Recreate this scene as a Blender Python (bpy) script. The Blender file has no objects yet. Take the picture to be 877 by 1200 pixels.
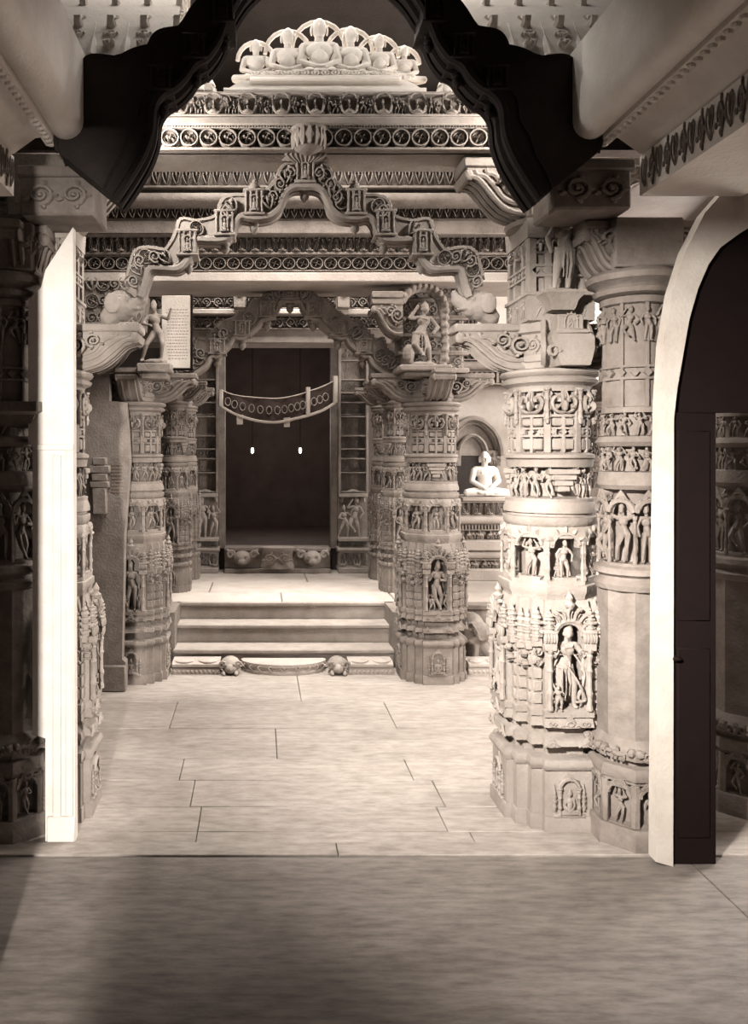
import bpy, bmesh, math, random
import numpy as np
from math import sin, cos, pi, radians, hypot
SC = bpy.context.scene
COL = SC.collection
F_PX, VX, VY, EYE = 900.0, 305.0, 533.0, 1.8
rnd = random.Random(7)

def PX(px, d): return (px - VX) / F_PX * d
def PZ(py, d): return EYE + (VY - py) / F_PX * d

# ------------------------------------------------------------------ mesh building
def RZ(a):
    c, s = cos(a), sin(a)
    return np.array([[c, -s, 0], [s, c, 0], [0, 0, 1.0]])
def RY(a):
    c, s = cos(a), sin(a)
    return np.array([[c, 0, s], [0, 1.0, 0], [-s, 0, c]])
def RX(a):
    c, s = cos(a), sin(a)
    return np.array([[1.0, 0, 0], [0, c, -s], [0, s, c]])

class MB:
    def __init__(self):
        self.v = []; self.f = []; self.n = 0
    def add(self, pr, o=(0, 0, 0), s=(1, 1, 1), R=None):
        if isinstance(pr, MB): pr = pr.proto()
        V, F = pr
        if np.isscalar(s): s = (s, s, s)
        s = np.array(s, float)
        flip = s[0] * s[1] * s[2] < 0
        V = np.asarray(V, float) * s
        if R is not None: V = V @ R.T
        V = V + np.array(o, float)
        n = self.n
        if flip: self.f += [tuple(i + n for i in reversed(f)) for f in F]
        else: self.f += [tuple(i + n for i in f) for f in F]
        self.v.append(V); self.n += len(V)
        return self
    def proto(self):
        return (np.concatenate(self.v) if self.v else np.zeros((0, 3)), self.f)
    def rot4(self, pr, k=4, a0=0.0):
        for i in range(k): self.add(pr, R=RZ(a0 + i * 2 * pi / k))
        return self

def mesh_of(name, mb, mat, ang=32):
    V, F = mb.proto()
    me = bpy.data.meshes.new(name)
    me.from_pydata(V.tolist(), [], F)
    bm = bmesh.new(); bm.from_mesh(me); bmesh.ops.recalc_face_normals(bm, faces=bm.faces); bm.to_mesh(me); bm.free()
    me.polygons.foreach_set('use_smooth', [True] * len(me.polygons))
    me.set_sharp_from_angle(angle=radians(ang))
    me.materials.append(mat)
    me.update()
    return me

def obj(name, mb, mat, parent=None, label=None, ang=38):
    me = mesh_of(name, mb, mat, ang) if isinstance(mb, MB) else mb
    o = bpy.data.objects.new(name, me); COL.objects.link(o)
    if parent is not None: o.parent = parent
    if label: o['label'] = label
    return o
def tag(o, label, cat, group=None, kind='thing'):
    o['label'] = label; o['category'] = cat; o['kind'] = kind
    if group: o['group'] = group
    return o
def thing(name, label, cat, loc=(0, 0, 0), rz=0, group=None):
    o = bpy.data.objects.new(name, None); COL.objects.link(o)
    o.empty_display_size = .1
    o.location = loc; o.rotation_euler = (0, 0, rz)
    return tag(o, label, cat, group)
def struct(name, mb, mat, ang=38):
    o = obj(name, mb, mat, None, None, ang); o['kind'] = 'structure'; return o
def dup(root, loc, rz, label, scale=None, skip=()):
    r = root.copy(); COL.objects.link(r); r.location = loc; r.rotation_euler = (0, 0, rz)
    r['label'] = label
    if scale: r.scale = scale
    for ch in list(root.children):
        if ch.name.split('.')[0] in skip: continue
        c = ch.copy(); COL.objects.link(c); c.parent = r
        for g in ch.children:
            d = g.copy(); COL.objects.link(d); d.parent = c
    return r

# ------------------------------------------------------------------ primitives
def box(x0, y0, z0, x1, y1, z1):
    V = [(x, y, z) for z in (z0, z1) for y in (y0, y1) for x in (x0, x1)]
    return (np.array(V, float), [(0, 2, 3, 1), (4, 5, 7, 6), (0, 1, 5, 4), (2, 6, 7, 3), (0, 4, 6, 2), (1, 3, 7, 5)])
def cbox(x0, y0, z0, x1, y1, z1, c=.006):
    """box with chamfered edges"""
    c = min(c, .45 * (x1 - x0), .45 * (y1 - y0), .45 * (z1 - z0))
    V = []; idx = {}
    for i, (X, sx) in enumerate(((x0, 1), (x1, -1))):
        for j, (Y, sy) in enumerate(((y0, 1), (y1, -1))):
            for k, (Z, sz) in enumerate(((z0, 1), (z1, -1))):
                for ax in range(3):
                    p = [X + sx * c, Y + sy * c, Z + sz * c]
                    p[ax] = (X, Y, Z)[ax]
                    idx[i, j, k, ax] = len(V); V.append(p)
    F = []
    def q(*a): F.append(tuple(idx[x] for x in a))
    q((0,0,0,0),(0,0,1,0),(0,1,1,0),(0,1,0,0)); q((1,0,0,0),(1,1,0,0),(1,1,1,0),(1,0,1,0))
    q((0,0,0,1),(1,0,0,1),(1,0,1,1),(0,0,1,1)); q((0,1,0,1),(0,1,1,1),(1,1,1,1),(1,1,0,1))
    q((0,0,0,2),(0,1,0,2),(1,1,0,2),(1,0,0,2)); q((0,0,1,2),(1,0,1,2),(1,1,1,2),(0,1,1,2))
    for i in (0, 1):
        for j in (0, 1): q((i,j,0,0),(i,j,0,1),(i,j,1,1),(i,j,1,0))
        for k in (0, 1): q((i,0,k,0),(i,0,k,2),(i,1,k,2),(i,1,k,0))
    for j in (0, 1):
        for k in (0, 1): q((0,j,k,1),(0,j,k,2),(1,j,k,2),(1,j,k,1))
    for i in (0, 1):
        for j in (0, 1):
            for k in (0, 1): q((i,j,k,0),(i,j,k,1),(i,j,k,2))
    return (np.array(V, float), F)
def loft(rings, caps=True, closed=True):
    n = len(rings[0]); V = np.concatenate([np.asarray(r, float) for r in rings]); F = []
    m = n if closed else n - 1
    for k in range(len(rings) - 1):
        a = k * n; b = a + n
        for i in range(m):
            j = (i + 1) % n
            F.append((a + i, a + j, b + j, b + i))
    if caps and closed:
        F.append(tuple(reversed(range(n)))); F.append(tuple(range((len(rings) - 1) * n, len(rings) * n)))
    return (V, F)
def lathe(prof, n=16, ph=0.0):
    rings = []
    for r, z in prof:
        rings.append([(r * cos(ph + 2 * pi * i / n), r * sin(ph + 2 * pi * i / n), z) for i in range(n)])
    return loft(rings)
def mould(plan, prof):
    """plan: closed list of (x,y) for size 1; prof: (size, z)"""
    return loft([[(x * s, y * s, z) for x, y in plan] for s, z in prof])
def prism(poly, y0, y1):
    """polygon in XZ (counter-clockwise seen from -Y) extruded along Y"""
    n = len(poly)
    V = [(x, y0, z) for x, z in poly] + [(x, y1, z) for x, z in poly]
    F = [tuple(range(n)), tuple(reversed(range(n, 2 * n)))]
    for i in range(n):
        j = (i + 1) % n
        F.append((i, i + n, j + n, j))
    return (np.array(V, float), F)
def yprism(poly, y0, y1): return prism(poly, y0, y1)
def ell(c, r, n=8, m=5):
    if np.isscalar(r): r = (r, r, r)
    V = [(0, 0, -1)]; F = []
    for k in range(1, m):
        t = -pi / 2 + pi * k / m
        for i in range(n): V.append((cos(t) * cos(2 * pi * i / n), cos(t) * sin(2 * pi * i / n), sin(t)))
    V.append((0, 0, 1)); last = len(V) - 1
    for i in range(n):
        j = (i + 1) % n
        F.append((0, 1 + j, 1 + i))
        for k in range(m - 2):
            a = 1 + k * n; F.append((a + i, a + j, a + n + j, a + n + i))
        a = 1 + (m - 2) * n; F.append((a + i, a + j, last))
    return (np.array(V) * np.array(r) + np.array(c), F)
def tube(pts, r, n=6, closed=False, flat=1.0, up=None):
    pts = np.asarray(pts, float); k = len(pts)
    rr = np.full(k, r) if np.isscalar(r) else np.asarray(r, float)
    rings = []; prev = None
    for i in range(k):
        if closed: t = pts[(i + 1) % k] - pts[i - 1]
        else: t = pts[min(i + 1, k - 1)] - pts[max(i - 1, 0)]
        t = t / (np.linalg.norm(t) + 1e-9)
        if prev is None:
            a = np.array([0, 1, 0]) if up is None else np.array(up, float)
            if abs(a @ t) > .9: a = np.array([1.0, 0, 0])
            prev = a
        u = prev - (prev @ t) * t; u /= (np.linalg.norm(u) + 1e-9); prev = u
        w = np.cross(t, u)
        rings.append([pts[i] + rr[i] * (cos(2 * pi * q / n) * u * flat + sin(2 * pi * q / n) * w) for q in range(n)])
    if closed: rings.append(rings[0])
    return loft(rings, caps=not closed)
def limb(p, q, r0, r1, n=7):
    p = np.array(p, float); q = np.array(q, float); d = q - p; L = np.linalg.norm(d) + 1e-9; t = d / L
    pts = [p - t * r0 * .9, p - t * r0 * .5, p, p + d * .5, q, q + t * r1 * .5, q + t * r1 * .9]
    rm = (r0 + r1) / 2
    return tube(pts, [r0 * .3, r0 * .85, r0, rm * 1.02, r1, r1 * .85, r1 * .3], n)
def polyarc(cx, cz, r, a0, a1, n, y=0):
    return [(cx + r * cos(a0 + (a1 - a0) * i / n), y, cz + r * sin(a0 + (a1 - a0) * i / n)) for i in range(n + 1)]
def spiral(cx, cz, r0, turns=1.4, a0=0, y=0, n=16, sgn=1):
    return [(cx + r0 * (1 - .8 * i / n) * cos(a0 + sgn * turns * 2 * pi * i / n), y, cz + r0 * (1 - .8 * i / n) * sin(a0 + sgn * turns * 2 * pi * i / n)) for i in range(n + 1)]
def catmull(P, n=6):
    P = [np.array(p, float) for p in P]; out = []
    for i in range(len(P) - 1):
        p0 = P[max(i - 1, 0)]; p1 = P[i]; p2 = P[i + 1]; p3 = P[min(i + 2, len(P) - 1)]
        for k in range(n):
            t = k / n
            out.append(.5 * ((2 * p1) + (p2 - p0) * t + (2 * p0 - 5 * p1 + 4 * p2 - p3) * t * t + (3 * p1 - p0 - 3 * p2 + p3) * t ** 3))
    out.append(P[-1]); return out
def remeshed(name, mb, mat, voxel, smooth=4):
    """one continuous carved surface out of overlapping masses"""
    me = mesh_of(name + '_raw', mb, mat); o = bpy.data.objects.new('raw', me); COL.objects.link(o)
    m = o.modifiers.new('r', 'REMESH'); m.mode = 'VOXEL'; m.voxel_size = voxel
    if smooth:
        s = o.modifiers.new('s', 'SMOOTH'); s.factor = .5; s.iterations = smooth
    dg = bpy.context.evaluated_depsgraph_get()
    new = bpy.data.meshes.new_from_object(o.evaluated_get(dg)); new.name = name
    bpy.data.objects.remove(o); bpy.data.meshes.remove(me)
    new.polygons.foreach_set('use_smooth', [True] * len(new.polygons))
    if not new.materials: new.materials.append(mat)
    return new

# ------------------------------------------------------------------ plans
def rath(notch=None):
    q = [(-.45, -1), (.45, -1), (.45, -.87), (.66, -.87), (.66, -.66), (.87, -.66), (.87, -.45)]
    if notch:
        w, dep = notch
        q = q[:1] + [(-w, -1), (-w, -dep), (w, -dep), (w, -1)] + q[1:]
    P = []
    for k in range(4):
        c, s = cos(k * pi / 2), sin(k * pi / 2)
        for x, y in q: P.append((x * c - y * s, x * s + y * c))
    return P
def ngon(n, ph=0.0):
    k = 1 / cos(pi / n)
    return [(k * cos(ph + pi / n + 2 * pi * i / n), k * sin(ph + pi / n + 2 * pi * i / n)) for i in range(n)]
RATH = rath(); NOTCH = rath((.30, .48))
OCT = ngon(8, -pi / 2); C16 = ngon(16, -pi / 2)
SQ = [(1, -1), (1, 1), (-1, 1), (-1, -1)]

# ------------------------------------------------------------------ materials
def nodes(m):
    m.use_nodes = True; nt = m.node_tree; nt.nodes.clear()
    out = nt.nodes.new('ShaderNodeOutputMaterial'); b = nt.nodes.new('ShaderNodeBsdfPrincipled')
    nt.links.new(b.outputs[0], out.inputs[0]); return nt, b
def stone(name, c, dark=.55, scale=9, rough=.75, bump=.35, spec=.25, streak=None, big=1.6):
    m = bpy.data.materials.new(name); nt, b = nodes(m); N = nt.nodes.new; L = nt.links.new
    g = N('ShaderNodeNewGeometry')
    mp = N('ShaderNodeMapping'); L(g.outputs['Position'], mp.inputs[0])
    if streak: mp.inputs['Scale'].default_value = streak
    n1 = N('ShaderNodeTexNoise'); n1.inputs['Scale'].default_value = scale; n1.inputs['Detail'].default_value = 7; n1.inputs['Roughness'].default_value = .65
    n2 = N('ShaderNodeTexNoise'); n2.inputs['Scale'].default_value = big; n2.inputs['Detail'].default_value = 4
    L(mp.outputs[0], n1.inputs['Vector']); L(mp.outputs[0], n2.inputs['Vector'])
    r1 = N('ShaderNodeValToRGB'); r1.color_ramp.elements[0].position = .28; r1.color_ramp.elements[1].position = .62
    r1.color_ramp.elements[0].color = (c[0] * dark, c[1] * dark * .97, c[2] * dark * .94, 1); r1.color_ramp.elements[1].color = (*c, 1)
    r2 = N('ShaderNodeValToRGB'); r2.color_ramp.elements[0].position = .3; r2.color_ramp.elements[1].position = .65
    k = .5 + dark * .5
    r2.color_ramp.elements[0].color = (k, k * .98, k * .97, 1); r2.color_ramp.elements[1].color = (1, 1, 1, 1)
    L(n1.outputs['Fac'], r1.inputs[0]); L(n2.outputs['Fac'], r2.inputs[0])
    mx = N('ShaderNodeMixRGB'); mx.blend_type = 'MULTIPLY'; mx.inputs[0].default_value = 1
    L(r1.outputs[0], mx.inputs[1]); L(r2.outputs[0], mx.inputs[2]); L(mx.outputs[0], b.inputs['Base Color'])
    b.inputs['Roughness'].default_value = rough; b.inputs['Specular IOR Level'].default_value = spec
    n3 = N('ShaderNodeTexNoise'); n3.inputs['Scale'].default_value = 60; n3.inputs['Detail'].default_value = 5
    L(g.outputs['Position'], n3.inputs['Vector'])
    bp = N('ShaderNodeBump'); bp.inputs['Strength'].default_value = bump; bp.inputs['Distance'].default_value = .012
    L(n3.outputs['Fac'], bp.inputs['Height']); L(bp.outputs[0], b.inputs['Normal'])
    return m
def plain(name, c, rough=.7, spec=.3, emit=None):
    m = bpy.data.materials.new(name); nt, b = nodes(m)
    tc = nt.nodes.new('ShaderNodeNewGeometry'); n1 = nt.nodes.new('ShaderNodeTexNoise'); n1.inputs['Scale'].default_value = 14; n1.inputs['Detail'].default_value = 5
    nt.links.new(tc.outputs['Position'], n1.inputs['Vector'])
    r = nt.nodes.new('ShaderNodeValToRGB'); r.color_ramp.elements[0].color = (c[0] * .75, c[1] * .75, c[2] * .75, 1); r.color_ramp.elements[1].color = (*c, 1)
    nt.links.new(n1.outputs['Fac'], r.inputs[0]); nt.links.new(r.outputs[0], b.inputs['Base Color'])
    b.inputs['Roughness'].default_value = rough; b.inputs['Specular IOR Level'].default_value = spec
    if emit:
        b.inputs['Emission Color'].default_value = (*emit[:3], 1); b.inputs['Emission Strength'].default_value = emit[3]
    return m
M = {}
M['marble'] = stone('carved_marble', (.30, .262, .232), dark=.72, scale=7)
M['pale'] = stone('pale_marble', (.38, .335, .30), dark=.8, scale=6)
M['grey'] = stone('grey_shaded_marble', (.215, .183, .16), dark=.6, scale=9)  # darker marble; on the pillars the tone stands in for shade
M['shade_black'] = stone('shade_blackened_stone', (.032, .024, .021), dark=.6, scale=6)  # near-black colour puts the overhead arch's shade into the stone
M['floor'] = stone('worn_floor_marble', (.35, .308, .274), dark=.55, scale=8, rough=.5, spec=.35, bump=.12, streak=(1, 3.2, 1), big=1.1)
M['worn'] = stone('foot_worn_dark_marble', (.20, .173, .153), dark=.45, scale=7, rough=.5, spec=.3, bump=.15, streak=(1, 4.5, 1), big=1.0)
M['white'] = stone('limewash_and_lit_stone', (.70, .655, .605), dark=.9, scale=8, bump=.2, spec=.1)  # real limewash on the jamb; stands in for light on beams and vault
M['plaster'] = stone('old_limewash', (.46, .42, .375), dark=.85, scale=8, bump=.25, spec=.1)
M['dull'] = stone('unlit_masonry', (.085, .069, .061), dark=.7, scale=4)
M['wood'] = plain('old_dark_wood_and_arch_shade', (.010, .0065, .006), .9, .02)
M['cloth'] = plain('dark_embroidered_cloth', (.05, .035, .03), .9, .1)
M['clothlight'] = plain('pale_cloth_edging', (.36, .31, .27), .9, .1)
M['ink'] = plain('faded_ink', (.25, .19, .16), .9, .05)
M['lamp'] = plain('glowing_lamp_glass', (.8, .7, .6), .3, .4, emit=(1, .84, .68, 6.0))
# ------------------------------------------------------------------ carved figures (unit height, facing -Y)
POSES = {
 # hip shift, torso lean, head tilt, (elbow, hand) left, right, (knee, foot) left, right
 'stand':  dict(h=.03, la=((-.20, -.03, .62), (-.17, -.07, .47)), ra=((.20, -.02, .63), (.18, -.06, .47)), ll=((-.075, -.05, .27), (-.085, -.02, .03)), rl=((.085, -.03, .27), (.075, -.02, .03))),
 'dance':  dict(h=-.05, la=((-.22, -.04, .74), (-.10, -.05, .93)), ra=((.21, -.05, .60), (.12, -.09, .50)), ll=((-.17, -.10, .31), (-.02, -.06, .15)), rl=((.06, -.06, .26), (.10, -.02, .03))),
 'arms':   dict(h=.05, la=((-.22, -.03, .80), (-.15, -.05, .98)), ra=((.22, -.03, .80), (.10, -.05, .98)), ll=((-.09, -.06, .27), (-.13, -.02, .03)), rl=((.10, -.06, .27), (.05, -.02, .03))),
 'stride': dict(h=.04, la=((-.19, -.06, .62), (-.05, -.12, .58)), ra=((.22, -.03, .70), (.27, -.06, .86)), ll=((-.13, -.07, .28), (-.21, -.02, .03)), rl=((.13, -.08, .30), (.10, -.02, .03))),
 'cross':  dict(h=-.03, la=((-.20, -.04, .62), (-.24, -.08, .78)), ra=((.19, -.05, .61), (.06, -.11, .63)), ll=((-.07, -.07, .27), (.07, -.05, .04)), rl=((.09, -.03, .27), (.06, -.01, .03))),
}
def figure(pose='stand', n=6, crown=True, skirt=False, fat=1.0, detail=False):
    p = POSES[pose]; m = MB(); h = p['h']; f = fat
    m.add(ell((h, 0, .49), (.098 * f, .075 * f, .075), n + 2, 6))                     # hips
    m.add(limb((h, 0, .50), (h * .2, -.005, .60), .078 * f, .062 * f, n + 2))           # waist
    m.add(ell((0, -.005, .69), (.098 * f, .068, .085), n + 2, 6))                      # chest
    m.add(limb((-.105, 0, .755), (.105, 0, .755), .04, .04, n))                        # shoulders
    m.add(limb((0, 0, .77), (0, -.01, .84), .034, .03, n))                             # neck
    hx = -h * .5
    m.add(ell((hx, -.02, .895), (.055, .06, .072), n + 2, 7))
    if crown:
        m.add(lathe([(.058, 0), (.062, .02), (.045, .05), (.03, .075), (.012, .10), (.004, .11)], n + 2), (hx, -.01, .925))
    else: m.add(ell((hx + .03, .03, .95), (.045, .045, .04), n, 5))
    for sx, (e, w) in ((-1, p['la']), (1, p['ra'])):
        m.add(limb((sx * .115, 0, .75), e, .036 * f, .03 * f, n)); m.add(limb(e, w, .03 * f, .021, n)); m.add(ell(w, (.026, .026, .032), n, 4))
    for sx, (k, ft) in ((-1, p['ll']), (1, p['rl'])):
        m.add(limb((h + sx * .055, 0, .47), k, .062 * f, .044 * f, n)); m.add(limb(k, ft, .043 * f, .026, n))
        m.add(ell((ft[0] + sx * .01, ft[1] - .03, ft[2] - .01), (.03, .055, .022), n, 4))
    if skirt:
        m.add(lathe([(.10, .50), (.115, .44), (.125, .30), (.14, .12), (.135, .10), (.1, .12)], n + 4), (h, 0, 0), (1, .7, 1))
    if detail:
        m.add(ell((hx, -.082, .885), (.012, .016, .02), 6, 5)); m.add(ell((hx, -.072, .86), (.02, .01, .006), 6, 4))
        for s in (-1, 1):
            m.add(ell((hx + s * .022, -.072, .902), (.012, .008, .006), 6, 4)); m.add(ell((hx + s * .057, -.015, .89), (.01, .02, .03), 6, 4))
            m.add(ell((s * .045, -.055, .705), (.035, .025, .035), 7, 5))
        for zz, r in ((.52, .104), (.50, .108)): m.add(tube([(h + r * cos(a) * f, r * .8 * sin(a), zz + .012 * sin(a)) for a in np.linspace(0, 2 * pi, 16)[:-1]], .009, 5, True))
        for k in range(3):
            m.add(tube([(h + (k - 1) * .04, -.078, .47), (h + (k - 1) * .05, -.10, .32), (h + (k - 1) * .04, -.085, .16)], .011, 5))
        m.add(tube([(.10, -.03, .77), (.03, -.078, .66), (-.02, -.075, .58), (h - .05, -.085, .50)], .008, 5))
        m.add(tube([(-.07, -.05, .765), (-.03, -.085, .735), (.03, -.085, .735), (.07, -.05, .765)], .011, 5))
    return m
def seated(n=7, detail=False):
    """cross-legged figure, unit height, facing -Y"""
    m = MB()
    m.add(ell((0, 0, .16), (.22, .16, .14), n + 2, 6)); m.add(limb((0, 0, .2), (0, -.01, .42), .165, .14, n + 3)); m.add(ell((0, -.01, .50), (.215, .125, .13), n + 3, 7))
    m.add(limb((-.19, .01, .575), (.19, .01, .575), .075, .075, n)); m.add(limb((0, 0, .6), (0, -.01, .72), .07, .062, n)); m.add(ell((0, -.025, .815), (.105, .115, .14), n + 3, 8))
    m.add(ell((0, .0, .93), (.06, .06, .04), n, 5))
    for s in (-1, 1):
        m.add(limb((s * .225, 0, .56), (s * .285, -.05, .33), .068, .056, n)); m.add(limb((s * .285, -.05, .33), (s * .05, -.24, .17), .055, .04, n)); m.add(ell((s * .03, -.25, .165), (.07, .045, .035), n, 5))
        m.add(limb((s * .13, -.05, .10), (s * .42, -.17, .085), .11, .085, n)); m.add(limb((s * .42, -.17, .085), (-s * .06, -.30, .075), .08, .05, n)); m.add(ell((-s * .16, -.30, .095), (.075, .05, .035), n, 4))
        m.add(ell((s * .11, -.02, .79), (.022, .04, .075), n, 5))
        if detail:
            m.add(ell((s * .042, -.125, .83), (.022, .014, .011), 7, 5)); m.add(tube([(s * .015, -.13, .85), (s * .045, -.132, .862), (s * .078, -.11, .85)], .007, 5))
            for k in range(4): m.add(limb((s * (.02 + .018 * k), -.26, .175), (-s * (.03 - .018 * k), -.30, .165), .013, .010, 5))
            m.add(ell((s * .09, -.13, .51), (.022, .015, .022), 6, 5))
    m.add(ell((0, -.145, .80), (.02, .026, .034), 6, 5)); 
    if detail: m.add(ell((0, -.13, .752), (.032, .014, .010), 7, 4)); m.add(ell((0, -.125, .50), (.022, .014, .03), 4, 3))
    return m
FIG = {k: figure(k, 6).proto() for k in POSES}
FIGL = [FIG[k] for k in ('stand', 'dance', 'arms', 'stride', 'cross')]
FIGS = [figure(k, 5, c).proto() for k, c in (('stride', False), ('dance', True), ('arms', False), ('cross', True), ('stand', False))]
SEAT = seated(6).proto()

# ------------------------------------------------------------------ relief motifs (x: -.5..+.5, z: 0..1, raised towards -Y)
def m_ring(n=14):
    m = MB()
    m.add(tube([(.44 * cos(a), -.06, .5 + .44 * sin(a)) for a in np.linspace(0, 2 * pi, n + 1)[:-1]], .05, 5, True))
    m.add(tube([(.31 * cos(a), -.05, .5 + .31 * sin(a)) for a in np.linspace(0, 2 * pi, n)[:-1]], .035, 4, True))
    for k in range(4):
        a = k * pi / 2 + .4
        m.add(ell((0, 0, .15), (.06, .10, .12), 5, 4), (0, -.02, .5), R=RY(a))
    m.add(ell((0, -.03, .5), (.07, .1, .07), 6, 4)); return m.proto()
def m_petal():
    m = MB(); m.add(loft([[(-.4, 0, .02), (0, -.30, .02), (.4, 0, .02)], [(-.48, 0, .35), (0, -.42, .4), (.48, 0, .35)], [(-.34, 0, .7), (0, -.34, .75), (.34, 0, .7)], [(-.03, 0, .98), (0, -.06, 1), (.03, 0, .98)]], closed=False)); return m.proto()
def m_diamond():
    return prism([(-.36, .5), (0, .06), (.36, .5), (0, .94)], -1.0, 0)
def m_scroll():
    m = MB(); sp = spiral(0, .5, .40, 1.6, -pi / 2, -.08, 16); m.add(tube(sp, np.linspace(.085, .05, len(sp)), 5))
    for a in (0.3, 1.6, 2.9, 4.3): m.add(ell((0, -.05, .44), (.09, .11, .12), 5, 4), (0, 0, .5), R=RY(a))
    m.add(ell((0, -.08, .5), .1, 6, 4)); return m.proto()
def m_swag():
    """foliate mask: two curling leaves either side of a bud"""
    m = MB()
    for s in (-1, 1):
        sp = [(s * x, -.12, z) for x, z in ((.06, .05), (.24, .10), (.38, .28), (.42, .52), (.30, .72), (.16, .66), (.17, .50))]
        c = catmull(sp, 4); m.add(tube(c, np.linspace(.07, .10, len(c)), 6))
        m.add(tube(catmull([(s * .08, -.10, .3), (s * .10, -.2, .6), (s * .06, -.12, .98)], 4), .045, 5))
        m.add(ell((s * .27, -.14, .3), (.09, .12, .12), 6, 5)); m.add(ell((s * .44, -.06, .86), (.07, .09, .12), 5, 4))
    m.add(ell((0, -.16, .34), (.10, .16, .26), 7, 6)); m.add(tube([(0, -.1, .5), (0, -.2, .75), (0, -.1, 1)], .045, 5)); m.add(ell((0, -.1, .06), (.2, .12, .07), 6, 4)); return m.proto()
def m_post(n=8):
    """turned colonnette, unit height, radius about .5 of its box"""
    return lathe([(.5, 0), (.5, .06), (.38, .09), (.38, .22), (.5, .25), (.5, .3), (.34, .34), (.34, .6), (.48, .63), (.34, .67), (.34, .82), (.5, .87), (.36, .9), (.62, .95), (.62, 1)], n)
def m_pinn(n=8):
    """ribbed spire"""
    return lathe([(.4, 0), (.4, .10), (.55, .11), (.55, .17), (.36, .18), (.36, .30), (.58, .31), (.58, .37), (.34, .38), (.34, .47), (.54, .48), (.5, .54), (.30, .55), (.30, .62), (.44, .63), (.36, .70), (.2, .72), (.28, .77), (.2, .82), (.08, .86), (.12, .91), (.02, 1)], n)
def m_niche(fig=None, s=.5):
    m = MB()
    for sx in (-1, 1): m.add(POST, (sx * .42, -.06, 0), (.13, .13, .78))
    m.add(tube(polyarc(0, .76, .40, 0, pi, 10, -.06), .06, 5)); m.add(box(-.5, -.12, -.02, .5, 0, .04))
    for k in range(5): m.add(ell((0, -.05, .50), (.06, .07, .11), 5, 4), (0, 0, .72), (1, 1, 1), RY((k - 2) * .5))
    m.add(fig if fig else SEAT, (0, -.04, .05), (.72 if not fig else .95, .5, .80)); return m.proto()
def m_animal():
    m = MB(); m.add(ell((0.02, -.15, .5), (.36, .17, .24), 8, 6)); m.add(ell((-.36, -.18, .62), (.16, .14, .18), 7, 5)); m.add(tube(catmull([(-.46, -.2, .6), (-.54, -.22, .4), (-.48, -.24, .15)], 3), [.08, .075, .07, .06, .055, .05, .045], 5))
    for x in (-.22, -.05, .16, .3): m.add(limb((x, -.14, .42), (x - .02, -.16, .07), .09, .07, 6))
    m.add(ell((-.26, -.28, .62), (.09, .04, .13), 6, 4)); m.add(limb((.02, -.16, .7), (.0, -.17, .92), .11, .08, 6)); m.add(ell((0, -.18, 1.02), .09, 6, 5)); return m.proto()
def m_leafrow():
    m = MB()
    for s in (-1, 1): m.add(tube(catmull([(0, -.05, .1), (s * .22, -.12, .3), (s * .36, -.1, .62), (s * .22, -.1, .86), (s * .12, -.08, .7)], 4), .06, 5))
    m.add(ell((0, -.06, .6), (.1, .14, .3), 6, 5)); return m.proto()
def m_tongue():
    """flame petal used around arched hoods"""
    m = MB(); m.add(tube(catmull([(-.05, -.12, 0), (-.16, -.16, .45), (.02, -.16, .85), (.2, -.1, .72)], 4), [.1] * 9 + [.13] * 3 + [.05], 5)); m.add(tube(catmull([(.2, -.06, 0), (.18, -.1, .4), (.3, -.08, .55)], 3), .05, 4)); return m.proto()
POST = m_post(); PINN = m_pinn(); RING = m_ring(); PETAL = m_petal(); DIA = m_diamond(); SCROLL = m_scroll(); SWAG = m_swag(); ANIMAL = m_animal(); LEAF = m_leafrow(); TONGUE = m_tongue()
NICHE = m_niche(); NICHEF = [m_niche(f) for f in FIGS[:3]]
BEAD = ell((0, 0, .5), (.42, .35, .42), 6, 4)
BLOCK = cbox(-.5, -.3, 0, .5, .3, 1, .05)

def row(mb, motifs, x0, x1, z0, z1, y, pitch, depth=None, sx=1.0, alt=True):
    """repeat motifs along x on a face at y looking to -Y"""
    n = max(1, round((x1 - x0) / pitch)); w = (x1 - x0) / n
    ms = motifs if isinstance(motifs, list) else [motifs]
    for i in range(n):
        k = i if alt else rnd.randrange(99)
        d = depth or w
        fl = -1 if (isinstance(motifs, list) and len(ms) == 1 and i % 2) else 1
        mb.add(ms[k % len(ms)], (x0 + (i + .5) * w, y, z0), (w * sx * fl, d, z1 - z0))
def ringrow(mb, motifs, r, z0, z1, n, w, depth, a0=-pi / 2, half=False):
    """repeat motifs around a vertical axis, facing outwards"""
    ms = motifs if isinstance(motifs, list) else [motifs]
    for i in range(n):
        a = a0 + 2 * pi * (i + (.5 if half else 0)) / n
        mb.add(ms[i % len(ms)], (r * cos(a), r * sin(a), z0), (w, depth, z1 - z0), RZ(a + pi / 2))
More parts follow.
